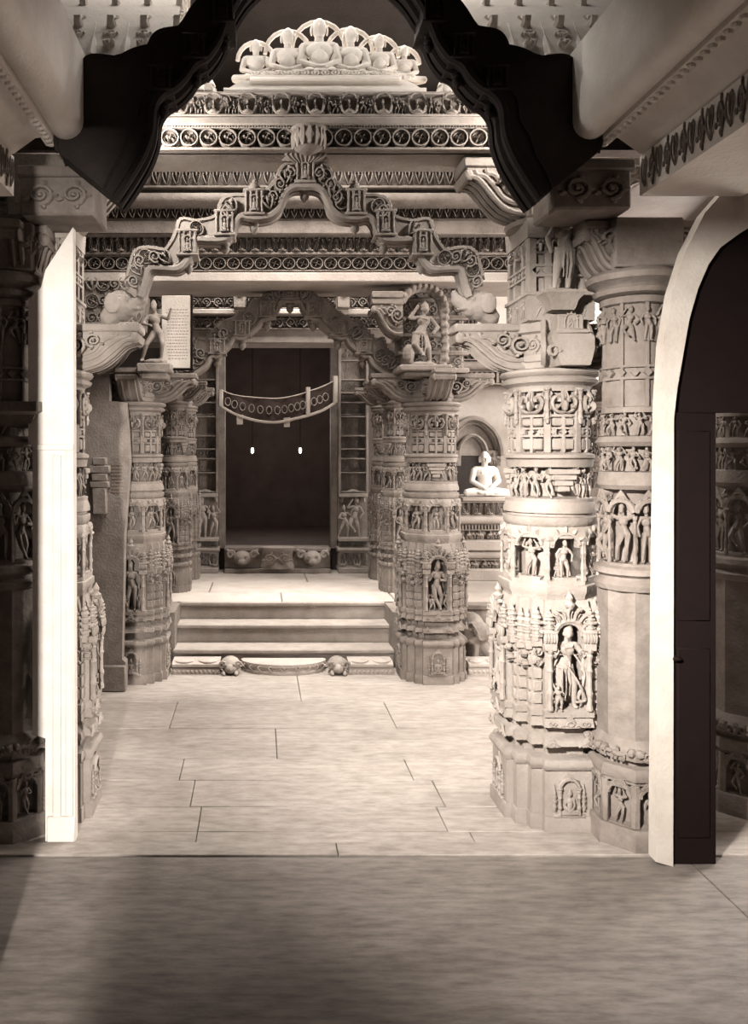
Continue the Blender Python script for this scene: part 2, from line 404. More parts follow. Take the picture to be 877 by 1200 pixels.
# ------------------------------------------------------------------ pillars
def bracket_arm(L=.50, H=.235, W=.17, x0=.10):
    """scrolled bracket arm along +x, top at z=0"""
    m = MB(); u = lambda t: x0 + (L - x0) * t
    poly = [(u(0), -H), (u(.25), -H * .98), (u(.45), -H * .86), (u(.62), -H * .66), (u(.76), -H * .44), (u(.86), -H * .36), (u(.97), -H * .38), (u(1.0), -H * .25), (u(.94), -H * .2), (u(.98), -H * .12), (u(1.0), 0), (u(0), 0)]
    m.add(prism(poly, -W / 2 + .012, W / 2 - .012))
    m.add(cbox(u(0), -W / 2, -H * .17, u(1.0), W / 2, 0, .008))
    for s in (-1, 1):
        y = s * (W / 2 - .008)
        for j, (dx, dz) in enumerate(((0, 0), (.07, .12), (.16, .23))):
            pts = [(u(.02), y, -H * (.93 - dz * 1.6)), (u(.28 - dx * .3), y, -H * (.92 - dz * 1.2)), (u(.48 - dx * .5), y, -H * (.80 - dz)), (u(.64 - dx), y, -H * (.58 - dz * .7)), (u(.80 - dx * 1.3), y, -H * (.36 - dz * .3)), (u(.93 - dx * 1.6), y, -H * (.32 - dz * .2)), (u(.96 - dx * 1.7), y, -H * (.24 - dz * .2))]
            m.add(tube(catmull(pts, 4), .013, 6))
        m.add(SCROLL, (u(.20), y, -H * .72), (.13, -.3 if s > 0 else .3, H * .5), None)
        m.add(SCROLL, (u(.42), y, -H * .56), (-.10, -.25 if s > 0 else .25, H * .38), None)
        m.add(ell((u(.93), y, -H * .30), (.026, .014, .03), 8, 5))
        for k in range(9): m.add(BEAD, (u(.05 + k * .11), y, -H * .15), (.022, .02 * (-1 if s > 0 else 1), H * .1))
    for k in (-1, 0, 1):
        m.add(tube(catmull([(u(.2), k * W * .3, -H * 1.0), (u(.46), k * W * .3, -H * .87), (u(.63), k * W * .3, -H * .67), (u(.77), k * W * .3, -H * .45), (u(.9), k * W * .3, -H * .37)], 4), .012, 5))
    return m
def chaitya(s=1.0):
    m = MB(); m.add(prism([(-.5, 0), (.5, 0), (.3, .25), (.18, .6), (0, 1.0), (-.18, .6), (-.3, .25)], -.12, 0)); m.add(tube(polyarc(0, .30, .17, 0, 2 * pi, 8, -.13)[:-1], .05, 5, True))
    for sx in (-1, 1): m.add(tube(spiral(sx * .36, .13, .10, 1, 0, -.12, 8), .035, 4))
    return m.proto()
CHAIT = chaitya()
def rath_strips(m, r, z0, z1, n):
    """stacked block courses on the stepped corners"""
    for k in range(4):
        for sx in (-1, 1):
            for (cx, cy, w) in ((.555, -.87, .17), (.765, -.66, .17)):
                for (px, py, rot) in ((cx, cy, 0),):
                    for q in range(n):
                        a = z0 + (z1 - z0) * q / n; b = z0 + (z1 - z0) * (q + .86) / n
                        m.add(cbox(sx * px * r - w * r / 2, py * r - .012, a, sx * px * r + w * r / 2, py * r + .02, b, .004), R=RZ(k * pi / 2))
HERO = {}
def hood(m, w, z, y, rr):
    """arched hood of flame petals over a niche, springing at z"""
    m.add(tube(polyarc(0, z, w, 0, pi, 14, y), .012, 6)); m.add(tube(polyarc(0, z, w * .84, 0, pi, 14, y + .004), .008, 5))
    for k in range(9):
        a = pi * (k + .5) / 9 - pi / 2
        m.add(TONGUE, (0, y + .012, 0), (.055 * (1 if a > 0 else -1), .10, .085), None) if 0 else m.add((np.asarray(TONGUE[0]) * np.array([.06 * (-1 if a < 0 else 1), .12, .078]) + np.array([0, 0, w]), TONGUE[1]), (0, y + .012, z), R=RY(a))
    m.add(lathe([(.02, 0), (.028, .015), (.012, .03), (.018, .045), (.002, .075)], 8), (0, y, z + w + .065))
def pillar(name, label, cat, loc, rz, mat, seed, group=None, hero=None, dwarf=True, plain_shaft=False, front_block=True, arms=(0, 1, 2, 3), upper=True, H_UP=3.29, upper_arms=(0, 2)):
    rr = random.Random(seed); R = .265
    root = thing(name, label, cat, loc, rz, group)
    fg = FIGL[:]; rr.shuffle(fg)
    # --- foot
    m = MB(); m.add(mould(RATH, [(R * 1.0, 0), (R * 1.0, .062), (R * .985, .07)])); obj('plinth', m, mat, root)
    m = MB(); m.add(mould(RATH, [(R * .955, .06), (R * .955, .275), (R * .92, .29)]))
    obj('base_block', m, mat, root)
    for k in range(4):
        n_ = MB(); A = RZ(k * pi / 2); y = -R * .955
        m2 = MB(); m2.add(cbox(-.075, y - .016, .066, .075, y + .01, .082, .004)); 
        for sx in (-1, 1):
            m2.add(POST, (sx * .046, y - .012, .08), (.022, .022, .13)); m2.add(PINN, (sx * .07, y - .006, .10), (.022, .02, .13))
        m2.add(tube(polyarc(0, .205, .046, 0, pi, 8, y - .012), .009, 5)); m2.add(CHAIT, (0, y, .235), (.10, .07, .05)); m2.add(box(-.042, y - .002, .082, .042, y + .003, .2))
        n_.add(m2, R=A); nb = obj('base_niche', n_, mat, root)
        f_ = MB(); f_.add(SEAT, (0, y - .012, .083), (.085, .05, .125)); g_ = MB(); g_.add(f_, R=A); obj('carved_deity', g_, mat, nb)
    # --- mouldings between foot and figure storey
    m = MB(); m.add(mould(RATH, [(R * .86, .28), (R * .97, .288), (R * 1.015, .305), (R * 1.02, .32), (R * .98, .338), (R * .86, .348)])); obj('cushion_moulding', m, mat, root)
    m = MB(); m.add(mould(RATH, [(R * .76, .34), (R * .76, .39), (R * .86, .40), (R * .99, .405), (R * .96, .43), (R * .80, .452), (R * .76, .455)]))
    for k in range(4):
        for sx in (-1, 1): m.add(CHAIT, tuple(RZ(k * pi / 2) @ np.array([sx * .085, -R * .985, .405])), (.085, .10, .05), RZ(k * pi / 2))
    obj('ledge_moulding', m, mat, root)
    m = MB(); m.add(mould(RATH, [(R * .80, .45), (R * .80, .478), (R * .90, .49), (R * 1.0, .497), (R * .97, .53), (R * .93, .55), (R * .80, .56)]))
    for k in range(4):
        m.add(CHAIT, tuple(RZ(k * pi / 2) @ np.array([0, -R * .99, .497])), (.10, .10, .065), RZ(k * pi / 2))
        for sx in (-1, 1): m.add(LEAF, tuple(RZ(k * pi / 2) @ np.array([sx * .08, -R * .98, .497])), (.05, .06, .03), RZ(k * pi / 2))
    obj('ledge_moulding', m, mat, root)
    # --- storey of tall niches
    z0, z1 = .545, 1.10
    m = MB(); m.add(mould(RATH, [(R * 1.0, z0), (R * 1.0, z0 + .03), (R * .96, z0 + .035)]))
    m.add(mould(NOTCH, [(R * .945, z0 + .03), (R * .945, .985)])); m.add(mould(RATH, [(R * .93, .98), (R * .93, 1.02), (R * .90, 1.06), (R * .86, 1.10)]))
    rath_strips(m, R * .945, .60, .90, 5)
    obj('niche_storey', m, mat, root)
    for k in range(4):
        for sx in (-1, 1):
            m = MB()
            for (cx, cy, zz, s) in ((.56, -.89, .91, .17), (.765, -.68, .89, .17)):
                p = RZ(k * pi / 2) @ np.array([sx * cx * R, cy * R, 0]); m.add(PINN, (p[0], p[1], zz), (.056, .056, s))
                for q in range(3): m.add((SCROLL, LEAF, BLOCK)[q], (p[0], p[1], zz - .12 + .045 * q), (.05, (.2, .2, .05)[q], .04), RZ(k * pi / 2))
            obj('corner_pinnacle', m, mat, root)
    for k in range(4):
        A = RZ(k * pi / 2); m2 = MB(); y = -R * .96
        for sx in (-1, 1):
            m2.add(POST, (sx * .094, y - .012, z0 + .035), (.032, .032, .30)); m2.add(cbox(sx * .094 - .03, y - .03, .865, sx * .094 + .03, y + .01, .90, .004))
            for q in range(5): m2.add(ell((sx * .094 + (q - 2) * .013, y - .022, .925), (.009, .02 - abs(q - 2) * .004, .028), 6, 5))
            m2.add(cbox(sx * .094 - .034, y - .03, .948, sx * .094 + .034, y + .01, .962, .003))
            m2.add(PINN, (sx * .098, y - .008, .96), (.05, .045, .11))
            m2.add(SCROLL, (sx * .062, y - .004, .83), (.05 * sx, .06, .05))
            m2.add(FIGS[(k + (sx > 0)) % 5], (sx * .073, y + .02, z0 + .04), (.14, .10, .15))
        hood(m2, .072, .935, y - .006, rr)
        g = MB(); g.add(m2, R=A); nb = obj('figure_niche', g, mat, root)
        if hero and k == 0: fo = obj('carved_figure', hero, mat, nb)
        else:
            f_ = MB(); f_.add(fg[k % 5], (0, y + .018, z0 + .035), (.33, .34, .385)); f_.add(FIGS[0], (-.045, y - .01, z0 + .035), (.12, .13, .12)); g = MB(); g.add(f_, R=A); obj('carved_figure', g, mat, nb)
    # --- octagonal storey with figures under scalloped arches
    r = .222
    m = MB(); m.add(mould(OCT, [(r * .98, 1.09), (r * 1.0, 1.12), (r * 1.04, 1.135), (r * 1.04, 1.165), (r, 1.17), (r, 1.19), (r * .62, 1.20), (r * .62, 1.385), (r, 1.395), (r * 1.0, 1.44), (r * .97, 1.45)]))
    for i in range(8):
        a = -pi / 2 + i * pi / 4; A = RZ(i * pi / 4)
        g = MB()
        for sx in (-1, 1): g.add(POST, (sx * .083, -r * .965, 1.19), (.022, .022, .21))
        g.add(tube(polyarc(0, 1.355, .066, .1, pi - .1, 8, -r * .985), .011, 5))
        for q in range(5):
            b = (q - 2) * .55; g.add((np.asarray(PETAL[0]) * np.array([.026, .03, .032]) + np.array([0, 0, .07]), PETAL[1]), (0, -r, 1.355), R=RY(b))
        for sx in (-1, 1): g.add(prism([(sx * .075 - .02, 1.40), (sx * .075 - .02, 1.35), (sx * .075 + .02, 1.35), (sx * .075 + .02, 1.40)], -r * .98, -r * .8))
        g.add(cbox(-.055, -r * .99, 1.185, .055, -r * .72, 1.205, .003))
        m.add(g, R=A)
    dr = obj('octagonal_storey', m, mat, root)
    for i in range(8):
        g = MB(); g.add(fg[(i * 2 + seed) % 5], (0, -r * .88, 1.20), (.19 if i % 2 else -.19, .20, .185))
        if i % 2 == 0: g.add(FIGS[i % 5], (-.04, -r * .92, 1.20), (.07, .07, .075))
        h_ = MB(); h_.add(g, R=RZ(i * pi / 4)); obj('carved_figure', h_, mat, dr)
    # --- plain ring courses and frieze of dancers
    m = MB(); m.add(lathe([(.20, 1.44), (.215, 1.452), (.226, 1.47), (.226, 1.495), (.21, 1.50), (.208, 1.51), (.224, 1.515), (.224, 1.535), (.212, 1.57)], 32)); obj('ring_course', m, mat, root)
    m = MB(); m.add(lathe([(.212, 1.565), (.214, 1.585), (.13, 1.595), (.13, 1.735), (.207, 1.74), (.212, 1.775), (.20, 1.78)], 32))
    for i in range(18):
        if i % 6 == 0:
            a = i * pi / 9; g = MB()
            for q, w in enumerate((.03, .045, .06, .075)): g.add(cbox(-w, -.20 - .004 * q, 1.62 + q * .028, w, -.15, 1.646 + q * .028, .004))
            m.add(g, R=RZ(a))
        else: m.add(FIGS[rr.randrange(5)], tuple(RZ(i * pi / 9) @ np.array([0, -.182, 1.585])), (.16, .17, .155), RZ(i * pi / 9))
    obj('dancer_frieze', m, mat, root)
    # --- round upper shaft with framed panels
    r = .196
    m = MB(); m.add(lathe([(.20, 1.775), (.218, 1.785), (.218, 1.80), (r, 1.81), (r - .04, 1.815), (r - .04, 2.12), (r, 2.125), (.202, 2.15)], 32))
    for i in range(8):
        g = MB(); g.add(cbox(-.017, -r - .004, 1.81, .017, -r + .03, 2.13, .003)) ; m.add(g, R=RZ(i * pi / 4 + pi / 8))
        g = MB(); g.add(cbox(-.008, -r - .001, 1.81, .008, -r + .03, 1.985, .002)); m.add(g, R=RZ(i * pi / 4))
        g = MB(); g.add(POST, (0, -r - .014, 1.975), (.026, .026, .15)); g.add(ell((0, -r - .014, 1.965), (.012, .012, .016), 6, 5)); m.add(g, R=RZ(i * pi / 4 + pi / 8))
    for za, zb in ((1.888, 1.898), (1.925, 1.935), (1.985, 1.998), (2.112, 2.13)):
        m.add(lathe([(r - .02, za), (r, za), (r, zb), (r - .02, zb)], 32))
    m.add(lathe([(r - .03, 1.895), (r - .03, 1.93)], 32)); ringrow(m, DIA, r - .03, 1.895, 1.93, 24, .046, .032)
    for i in range(16): g = MB(); g.add(cbox(-.004, -r, 1.895, .004, -r + .02, 1.93, .001)); m.add(g, R=RZ(i * pi / 8 + pi / 16))
    ringrow(m, SWAG, r - .03, 2.0, 2.115, 8, .135, .24)
    for i in range(8):
        g = MB(); g.add(cbox(-.052, -r + .004, 1.825, .052, -r + .05, 1.88, .006)); g.add(cbox(-.052, -r + .004, 1.942, .052, -r + .05, 1.98, .006)); m.add(g, R=RZ(i * pi / 4))
    obj('upper_shaft', m, mat, root)
    m = MB(); m.add(lathe([(.19, 2.13), (.205, 2.145), (.228, 2.155), (.236, 2.17), (.222, 2.18), (.215, 2.185), (.234, 2.192), (.243, 2.205), (.236, 2.218), (.21, 2.225)], 36)); obj('abacus', m, mat, root)
    # --- bracket capital
    m = MB(); m.add(mould(OCT, [(.15, 2.22), (.17, 2.23), (.17, 2.40), (.185, 2.41), (.185, 2.455), (.16, 2.46)]))
    for i in range(8):
        g = MB(); g.add(cbox(-.05, -.18, 2.26, .05, -.16, 2.30, .004)); g.add(SCROLL, (0, -.168, 2.30), (.09, .10, .09)); m.add(g, R=RZ(i * pi / 4))
    obj('capital_block', m, mat, root)
    arm = bracket_arm(.50)
    for k in arms:
        if k == 3 and front_block: continue
        g = MB(); g.add(arm, (0, 0, 2.458), R=RZ(k * pi / 2)); obj('bracket_arm', g, mat, root)
    if front_block:
        g = MB(); g.add(prism([(-.055, 2.225), (.085, 2.225), (.105, 2.30), (.105, 2.36), (.09, 2.375), (-.09, 2.375), (-.10, 2.36)], -.30, -.12)); g.add(cbox(-.075, -.31, 2.375, .075, -.13, 2.395, .004)); 
        g.add(cbox(-.062, -.28, 2.39, .062, -.12, 2.47, .005)); g.add(m_niche(FIGS[0]), (0, -.282, 2.40), (.07, .06, .06)); g.add(tube(spiral(-.09, 2.29, .035, 1.2, 0, -.30, 10), .010, 5))
        for sx in (-1, 1): g.add(tube(catmull([(sx * .10, -.2, 2.24), (sx * .12, -.26, 2.30), (sx * .115, -.24, 2.37), (sx * .10, -.2, 2.45)], 4), .014, 6))
        obj('bracket_block', g, mat, root)
    # --- dwarf column above the bracket
    if dwarf:
        m = MB(); m.add(mould(SQ, [(.155, 2.455), (.165, 2.46), (.165, 2.58), (.172, 2.585), (.172, 2.60), (.13, 2.61), (.13, 2.86), (.165, 2.865), (.17, 2.96)]))
        for k in range(4):
            g = MB()
            for x in (-.145, -.06, .06, .145): g.add(cbox(x - .017, -.158, 2.60, x + .017, -.12, 2.875, .003))
            for za, zb in ((2.675, 2.688), (2.725, 2.738)): g.add(cbox(-.16, -.163, za, .16, -.12, zb, .002))
            g.add(box(-.15, -.148, 2.685, .15, -.12, 2.73)); row(g, DIA, -.15, .15, 2.688, 2.726, -.148, .05, .014)
            row(g, SWAG, -.15, .15, 2.79, 2.88, -.135, .10, .13); row(g, FIGS[:2], -.15, .15, 2.48, 2.575, -.165, .1, .08)
            m.add(g, R=RZ(k * pi / 2))
        obj('dwarf_shaft', m, mat, root)
    if upper:
        m = MB(); m.add(lathe([(.15, 2.93), (.21, 2.95), (.22, 2.97), (.17, 2.985)], 24)); m.add(cbox(-.15, -.15, 2.975, .15, .15, H_UP, .01)); obj('upper_capital', m, mat, root)
        arm2 = bracket_arm(.46, .30, .2)
        for k in upper_arms: g = MB(); g.add(arm2, (0, 0, H_UP - .002), R=RZ(k * pi / 2)); obj('upper_bracket_arm', g, mat, root)
    return root

def side_pillar(name, label, loc, rz, mat, seed, shelf=False, top=2.88, cs=-1, arms=(0, 1, 2, 3), reach=.275):
    """half-engaged pillar: block pedestal, plain shaft, carved upper shaft"""
    rr = random.Random(seed); R = .185; root = thing(name, label, 'pillar', loc, rz)
    m = MB(); m.add(mould(OCT, [(R * 1.02, 0), (R * 1.02, .10), (R, .105)])); obj('plinth', m, mat, root)
    m = MB(); m.add(mould(OCT, [(R * .9, .10), (R * .9, .11), (R * .72, .115), (R * .72, .295), (R * .9, .30), (R * .9, .315), (R * .97, .32), (R * 1.0, .345), (R * .94, .375), (R * .8, .38), (R * .8, .40), (R * 1.02, .415), (R * 1.04, .44), (R * .9, .47), (R * .76, .50)]))
    for i in range(8):
        g = MB()
        for sx in (-1, 1): g.add(cbox(sx * .062 - .012, -R * .95, .105, sx * .062 + .012, -R * .8, .30, .003))
        g.add(tube(polyarc(0, .245, .05, 0, pi, 8, -R * .92), .011, 5)); g.add(CHAIT, (0, -R * .9, .28), (.11, .10, .07)); g.add(ANIMAL if i % 2 else SWAG, (0, -R * 1.0, .41), (.10, .08, .06))
        for sx in (-1, 1): g.add(ell((sx * .06, -R * .99, .45), (.022, .03, .02), 6, 5))
        m.add(g, R=RZ(i * pi / 4))
    pb = obj('pedestal', m, mat, root)
    for i in range(8):
        g = MB(); g.add(FIGL[(i + seed) % 5], (0, -R * .86, .11), (.13, .12, .16)); h = MB(); h.add(g, R=RZ(i * pi / 4)); obj('carved_figure', h, mat, pb)
    m = MB(); m.add(mould(OCT, [(R * .78, .49), (R * .78, 1.17)])); obj('plain_shaft', m, mat, root)
    m = MB(); m.add(lathe([(.14, 1.16), (.165, 1.175), (.172, 1.20), (.15, 1.22), (.15, 1.235), (.175, 1.25), (.17, 1.275), (.145, 1.29)], 24)); obj('ring_course', m, mat, root)
    r = .15
    m = MB(); m.add(lathe([(r, 1.285), (r, 1.30), (.085, 1.305), (.085, 1.62), (r - .005, 1.64), (r + .008, 1.66), (r + .005, 1.69), (r, 1.72), (.09, 1.725), (.09, 1.835), (r, 1.84), (r + .015, 1.86), (r, 1.885), (.10, 1.89), (.10, 1.99), (r - .01, 2.0)], 28))
    for i in range(8):
        g = MB()
        g.add(POST, (0, -r * .98, 1.30), (.02, .02, .22)); m.add(g, R=RZ(i * pi / 4 + pi / 8)); g = MB()
        g.add(tube(polyarc(0, 1.535, .055, 0, pi, 8, -r * .98), .014, 5)); g.add(CHAIT, (0, -r * .95, 1.58), (.10, .1, .06))
        g.add(FIGL[(i + seed) % 5], (0, -r * .83, 1.305), (.22, .24, .27)); m.add(g, R=RZ(i * pi / 4))
    ringrow(m, FIGS, .132, 1.725, 1.838, 14, .13, .14); ringrow(m, FIGS, .132, 1.89, 1.995, 13, .12, .13, half=True)
    obj('carved_shaft', m, mat, root)
    m = MB(); m.add(lathe([(.14, 1.995), (.138, 2.02), (.128, 2.025), (.128, 2.54)], 28))
    m.add(lathe([(.12, 2.145), (.146, 2.147), (.146, 2.157), (.12, 2.159)], 28)); m.add(lathe([(.12, 2.20), (.146, 2.202), (.146, 2.212), (.12, 2.214)], 28)); ringrow(m, DIA, .129, 2.155, 2.202, 16, .052, .02)
    ringrow(m, FIGL, .138, 2.32, 2.48, 12, .17, .2); 
    for i in range(8): g = MB(); g.add(cbox(-.008, -.142, 2.02, .008, -.12, 2.5, .002)); m.add(g, R=RZ(i * pi / 4))
    m.add(lathe([(.12, 2.49), (.147, 2.50), (.147, 2.53)], 28)); obj('upper_shaft', m, mat, root)
    m = MB(); m.add(lathe([(.128, 2.53), (.17, 2.545), (.178, 2.565), (.16, 2.58), (.17, 2.59), (.205, 2.605), (.212, 2.63), (.19, 2.65), (.15, 2.66)], 32)); obj('abacus', m, mat, root)
    m = MB(); m.add(cbox(-.16, -.16, 2.655, .16, .16, top, .01)); obj('capital_block', m, mat, root)
    m = MB(); m.add(cbox(min(cs * .13, cs * .47), -.26, top + .002, max(cs * .13, cs * .47), .02, 3.10, .012)); m.add(cbox(min(cs * .12, cs * .49), -.28, 3.05, max(cs * .12, cs * .49), .03, 3.10, .008)); row(m, SCROLL, min(cs * .15, cs * .45), max(cs * .15, cs * .45), 2.91, 3.03, -.26, .13, .15); obj('corbel_block', m, mat, root)
    a = bracket_arm(reach, .24, .24)
    for k in arms: g = MB(); g.add(a, (0, 0, top), R=RZ(k * pi / 2)); obj('bracket_arm', g, mat, root)
    if shelf:
        m = MB(); m.add(mould(SQ, [(.13, 1.93), (.16, 1.96), (.17, 1.985), (.20, 2.0), (.20, 2.045), (.13, 2.05)])); obj('lamp_shelf', m, mat, root)
    return root
# ------------------------------------------------------------------ cusped arches
def torana(name, label, cx, half, ends, d, T, h_px, mat, group=None, tube_r=.018, bw=.13, bh=.16, fin=True, relief=True, crown=None, petals=True, spandrel=None, taper=0):
    """half: pixel points of the lower edge from the crown to the right springing; ends: indices of half that carry pendants"""
    s = d / F_PX; X0 = PX(cx, d); h = h_px * s
    root = thing(name, label, 'arch', (X0, d, 0), 0, group)
    H = [((px - cx) * s, PZ(py, d)) for px, py in half]
    c = [tuple(p) for p in catmull(H, 6)]
    full = [(-x, z) for x, z in reversed(c)] + c[1:]
    n0 = len(c) - 1
    ex, ez = H[-1][0] - H[0][0], H[-1][1] - H[0][1]; L = hypot(ex, ez); nd = (-ez / L, ex / L)
    if nd[1] < 0: nd = (-nd[0], -nd[1])
    up = []; N = len(full)
    for i, (x, z) in enumerate(full):
        t = min(1, abs(i - n0) / n0 * 2.2); sg = 1 if i >= n0 else -1
        nx, nz = sg * nd[0] * t, 1 - t + nd[1] * t; l = hypot(nx, nz)
        k = h * (1 + .10 * abs(sin(i * pi / 12))) * (1 if not taper else float(np.interp(abs(i - n0) / n0, [0, .35, .6, .8, 1], [.45, .45, .62, 1.2, .85])))
        up.append((x + nx / l * k, z + nz / l * k))
    band = MB()
    rings = []
    for (x, z), (u, w) in zip(full, up): rings.append([(x, -T / 2, z), (x, T / 2, z), (u, T / 2, w), (u, -T / 2, w)])
    band.add(loft(rings))
    for y in (-T / 2 - .004, T / 2 + .004):
        band.add(tube([(x, y, z) for x, z in full], tube_r, 7)); band.add(tube([(x * .2 + u * .8 if 0 else u, y * .9, w) for (x, z), (u, w) in zip(full, up)], tube_r * .55, 5))
        band.add(tube([(x + (u - x) * .2, y, z + (w - z) * .2) for (x, z), (u, w) in zip(full, up)], tube_r * .3, 4))
    band.add(tube([(x, 0, z - tube_r * .2) for x, z in full], tube_r * .8, 6))
    if relief:
        k = 3 if h_px < 26 else 4
        for i in range(2, N - 2, k):
            (x, z), (u, w) = full[i], up[i]; a = math.atan2(u - x, w - z)
            if any(abs(abs(x) - abs(H[e][0])) < bw * .55 for e in ends): continue
            mo = (SCROLL, LEAF, SCROLL, RING)[(i // k) % 4]; q = h * .74
            band.add((np.asarray(mo[0]) * np.array([q * .85 * (1 if i > n0 else -1), .24 if T < .15 else .12, q]), mo[1]), (x + (u - x) * .2, -T / 2 + .004, z + (w - z) * .2), R=RY(a))
        for i in range(0, N if petals else 0, 2):
            (u, w) = up[i]; (x, z) = full[i]; a = math.atan2(u - x, w - z)
            band.add((np.asarray(PETAL[0]) * np.array([.03, .05, h * .16]), PETAL[1]), (u, -T / 2 + .01, w - .005), R=RY(a))
    obj('arch_band', band, mat, root)
    if spandrel:
        m = MB(); zt = PZ(spandrel, d)
        for q in (slice(0, n0 + 1), slice(n0, N)):
            m.add(loft([[(u, -T * .3, min(w, zt) - .01), (u, T * .3, min(w, zt) - .01), (u, T * .3, zt), (u, -T * .3, zt)] for u, w in up[q]]))
        obj('spandrel_wall', m, mat, root)
    pts = [(H[i][0], H[i][1]) for i in ends]
    allp = []
    for x, z in pts: allp += [(x, z)] if abs(x) < 1e-3 else [(x, z), (-x, z)]
    for q, (x, z) in enumerate(sorted(allp)):
        m = MB(); y = -T / 2 - .022; zb = z + tube_r * .8
        m.add(cbox(x - bw / 2, y, zb, x + bw / 2, -y, zb + bh, .005)); m.add(cbox(x - bw * .58, y - .012, zb + bh * .92, x + bw * .58, -y + .012, zb + bh * 1.03, .004)); m.add(cbox(x - bw * .58, y - .012, zb - .005, x + bw * .58, -y + .012, zb + bh * .08, .004))
        for f in (-.42, -.16, .16, .42): m.add(POST, (x + f * bw, y - .006, zb + bh * .08), (bw * .12, bw * .12, bh * .84))
        m.add(SEAT, (x, y - .004, zb + bh * .10), (bw * .5, bw * .55, bh * .6)); m.add(tube(polyarc(x, zb + bh * .62, bw * .2, 0, pi, 8, y - .008), bw * .05, 5))
        nb = obj('niche_block', m, mat, root)
        if fin:
            m = MB(); m.add(lathe([(.5, 0), (.55, .06), (.4, .1), (.5, .2), (.34, .26), (.4, .36), (.42, .42), (.25, .5), (.3, .6), (.12, .68), (.16, .78), (.02, 1)], 12), (x, 0, zb + bh), (bw * .8, bw * .8, bh * .62)); obj('finial', m, mat, nb)
        m = MB(); m.add(lathe([(.10, 0), (.22, .1), (.42, .25), (.5, .45), (.42, .6), (.56, .75), (.5, .9), (.3, 1)], 12), (x, 0, z - bw * .72), (bw * .5, bw * .5, bw * .7))
        for k in range(8): m.add(ell((.16 * cos(k * pi / 4), .16 * sin(k * pi / 4), .5), (.06, .06, .25), 5, 4), (x, 0, z - bw * .68), (bw, bw, bw * .6))
        obj('pendant', m, mat, root)
    if crown:
        cw, ch = crown; z = c[0][1] + h * 1.02; m = MB()
        m.add(prism([(-cw, 0), (cw, 0), (cw * .9, ch * .4), (cw * .5, ch), (-cw * .5, ch), (-cw * .9, ch * .4)], -T / 2 - .03, T / 2), (0, 0, z))
        for k in range(-4, 5): m.add(tube(catmull([(k * cw * .1, -T / 2 - .02, z), (k * cw * .2, -T / 2 - .06, z + ch * .5), (k * cw * .13, -T / 2 - .04, z + ch)], 3), .012, 5))
        obj('lotus_crown', m, mat, root)
    return root

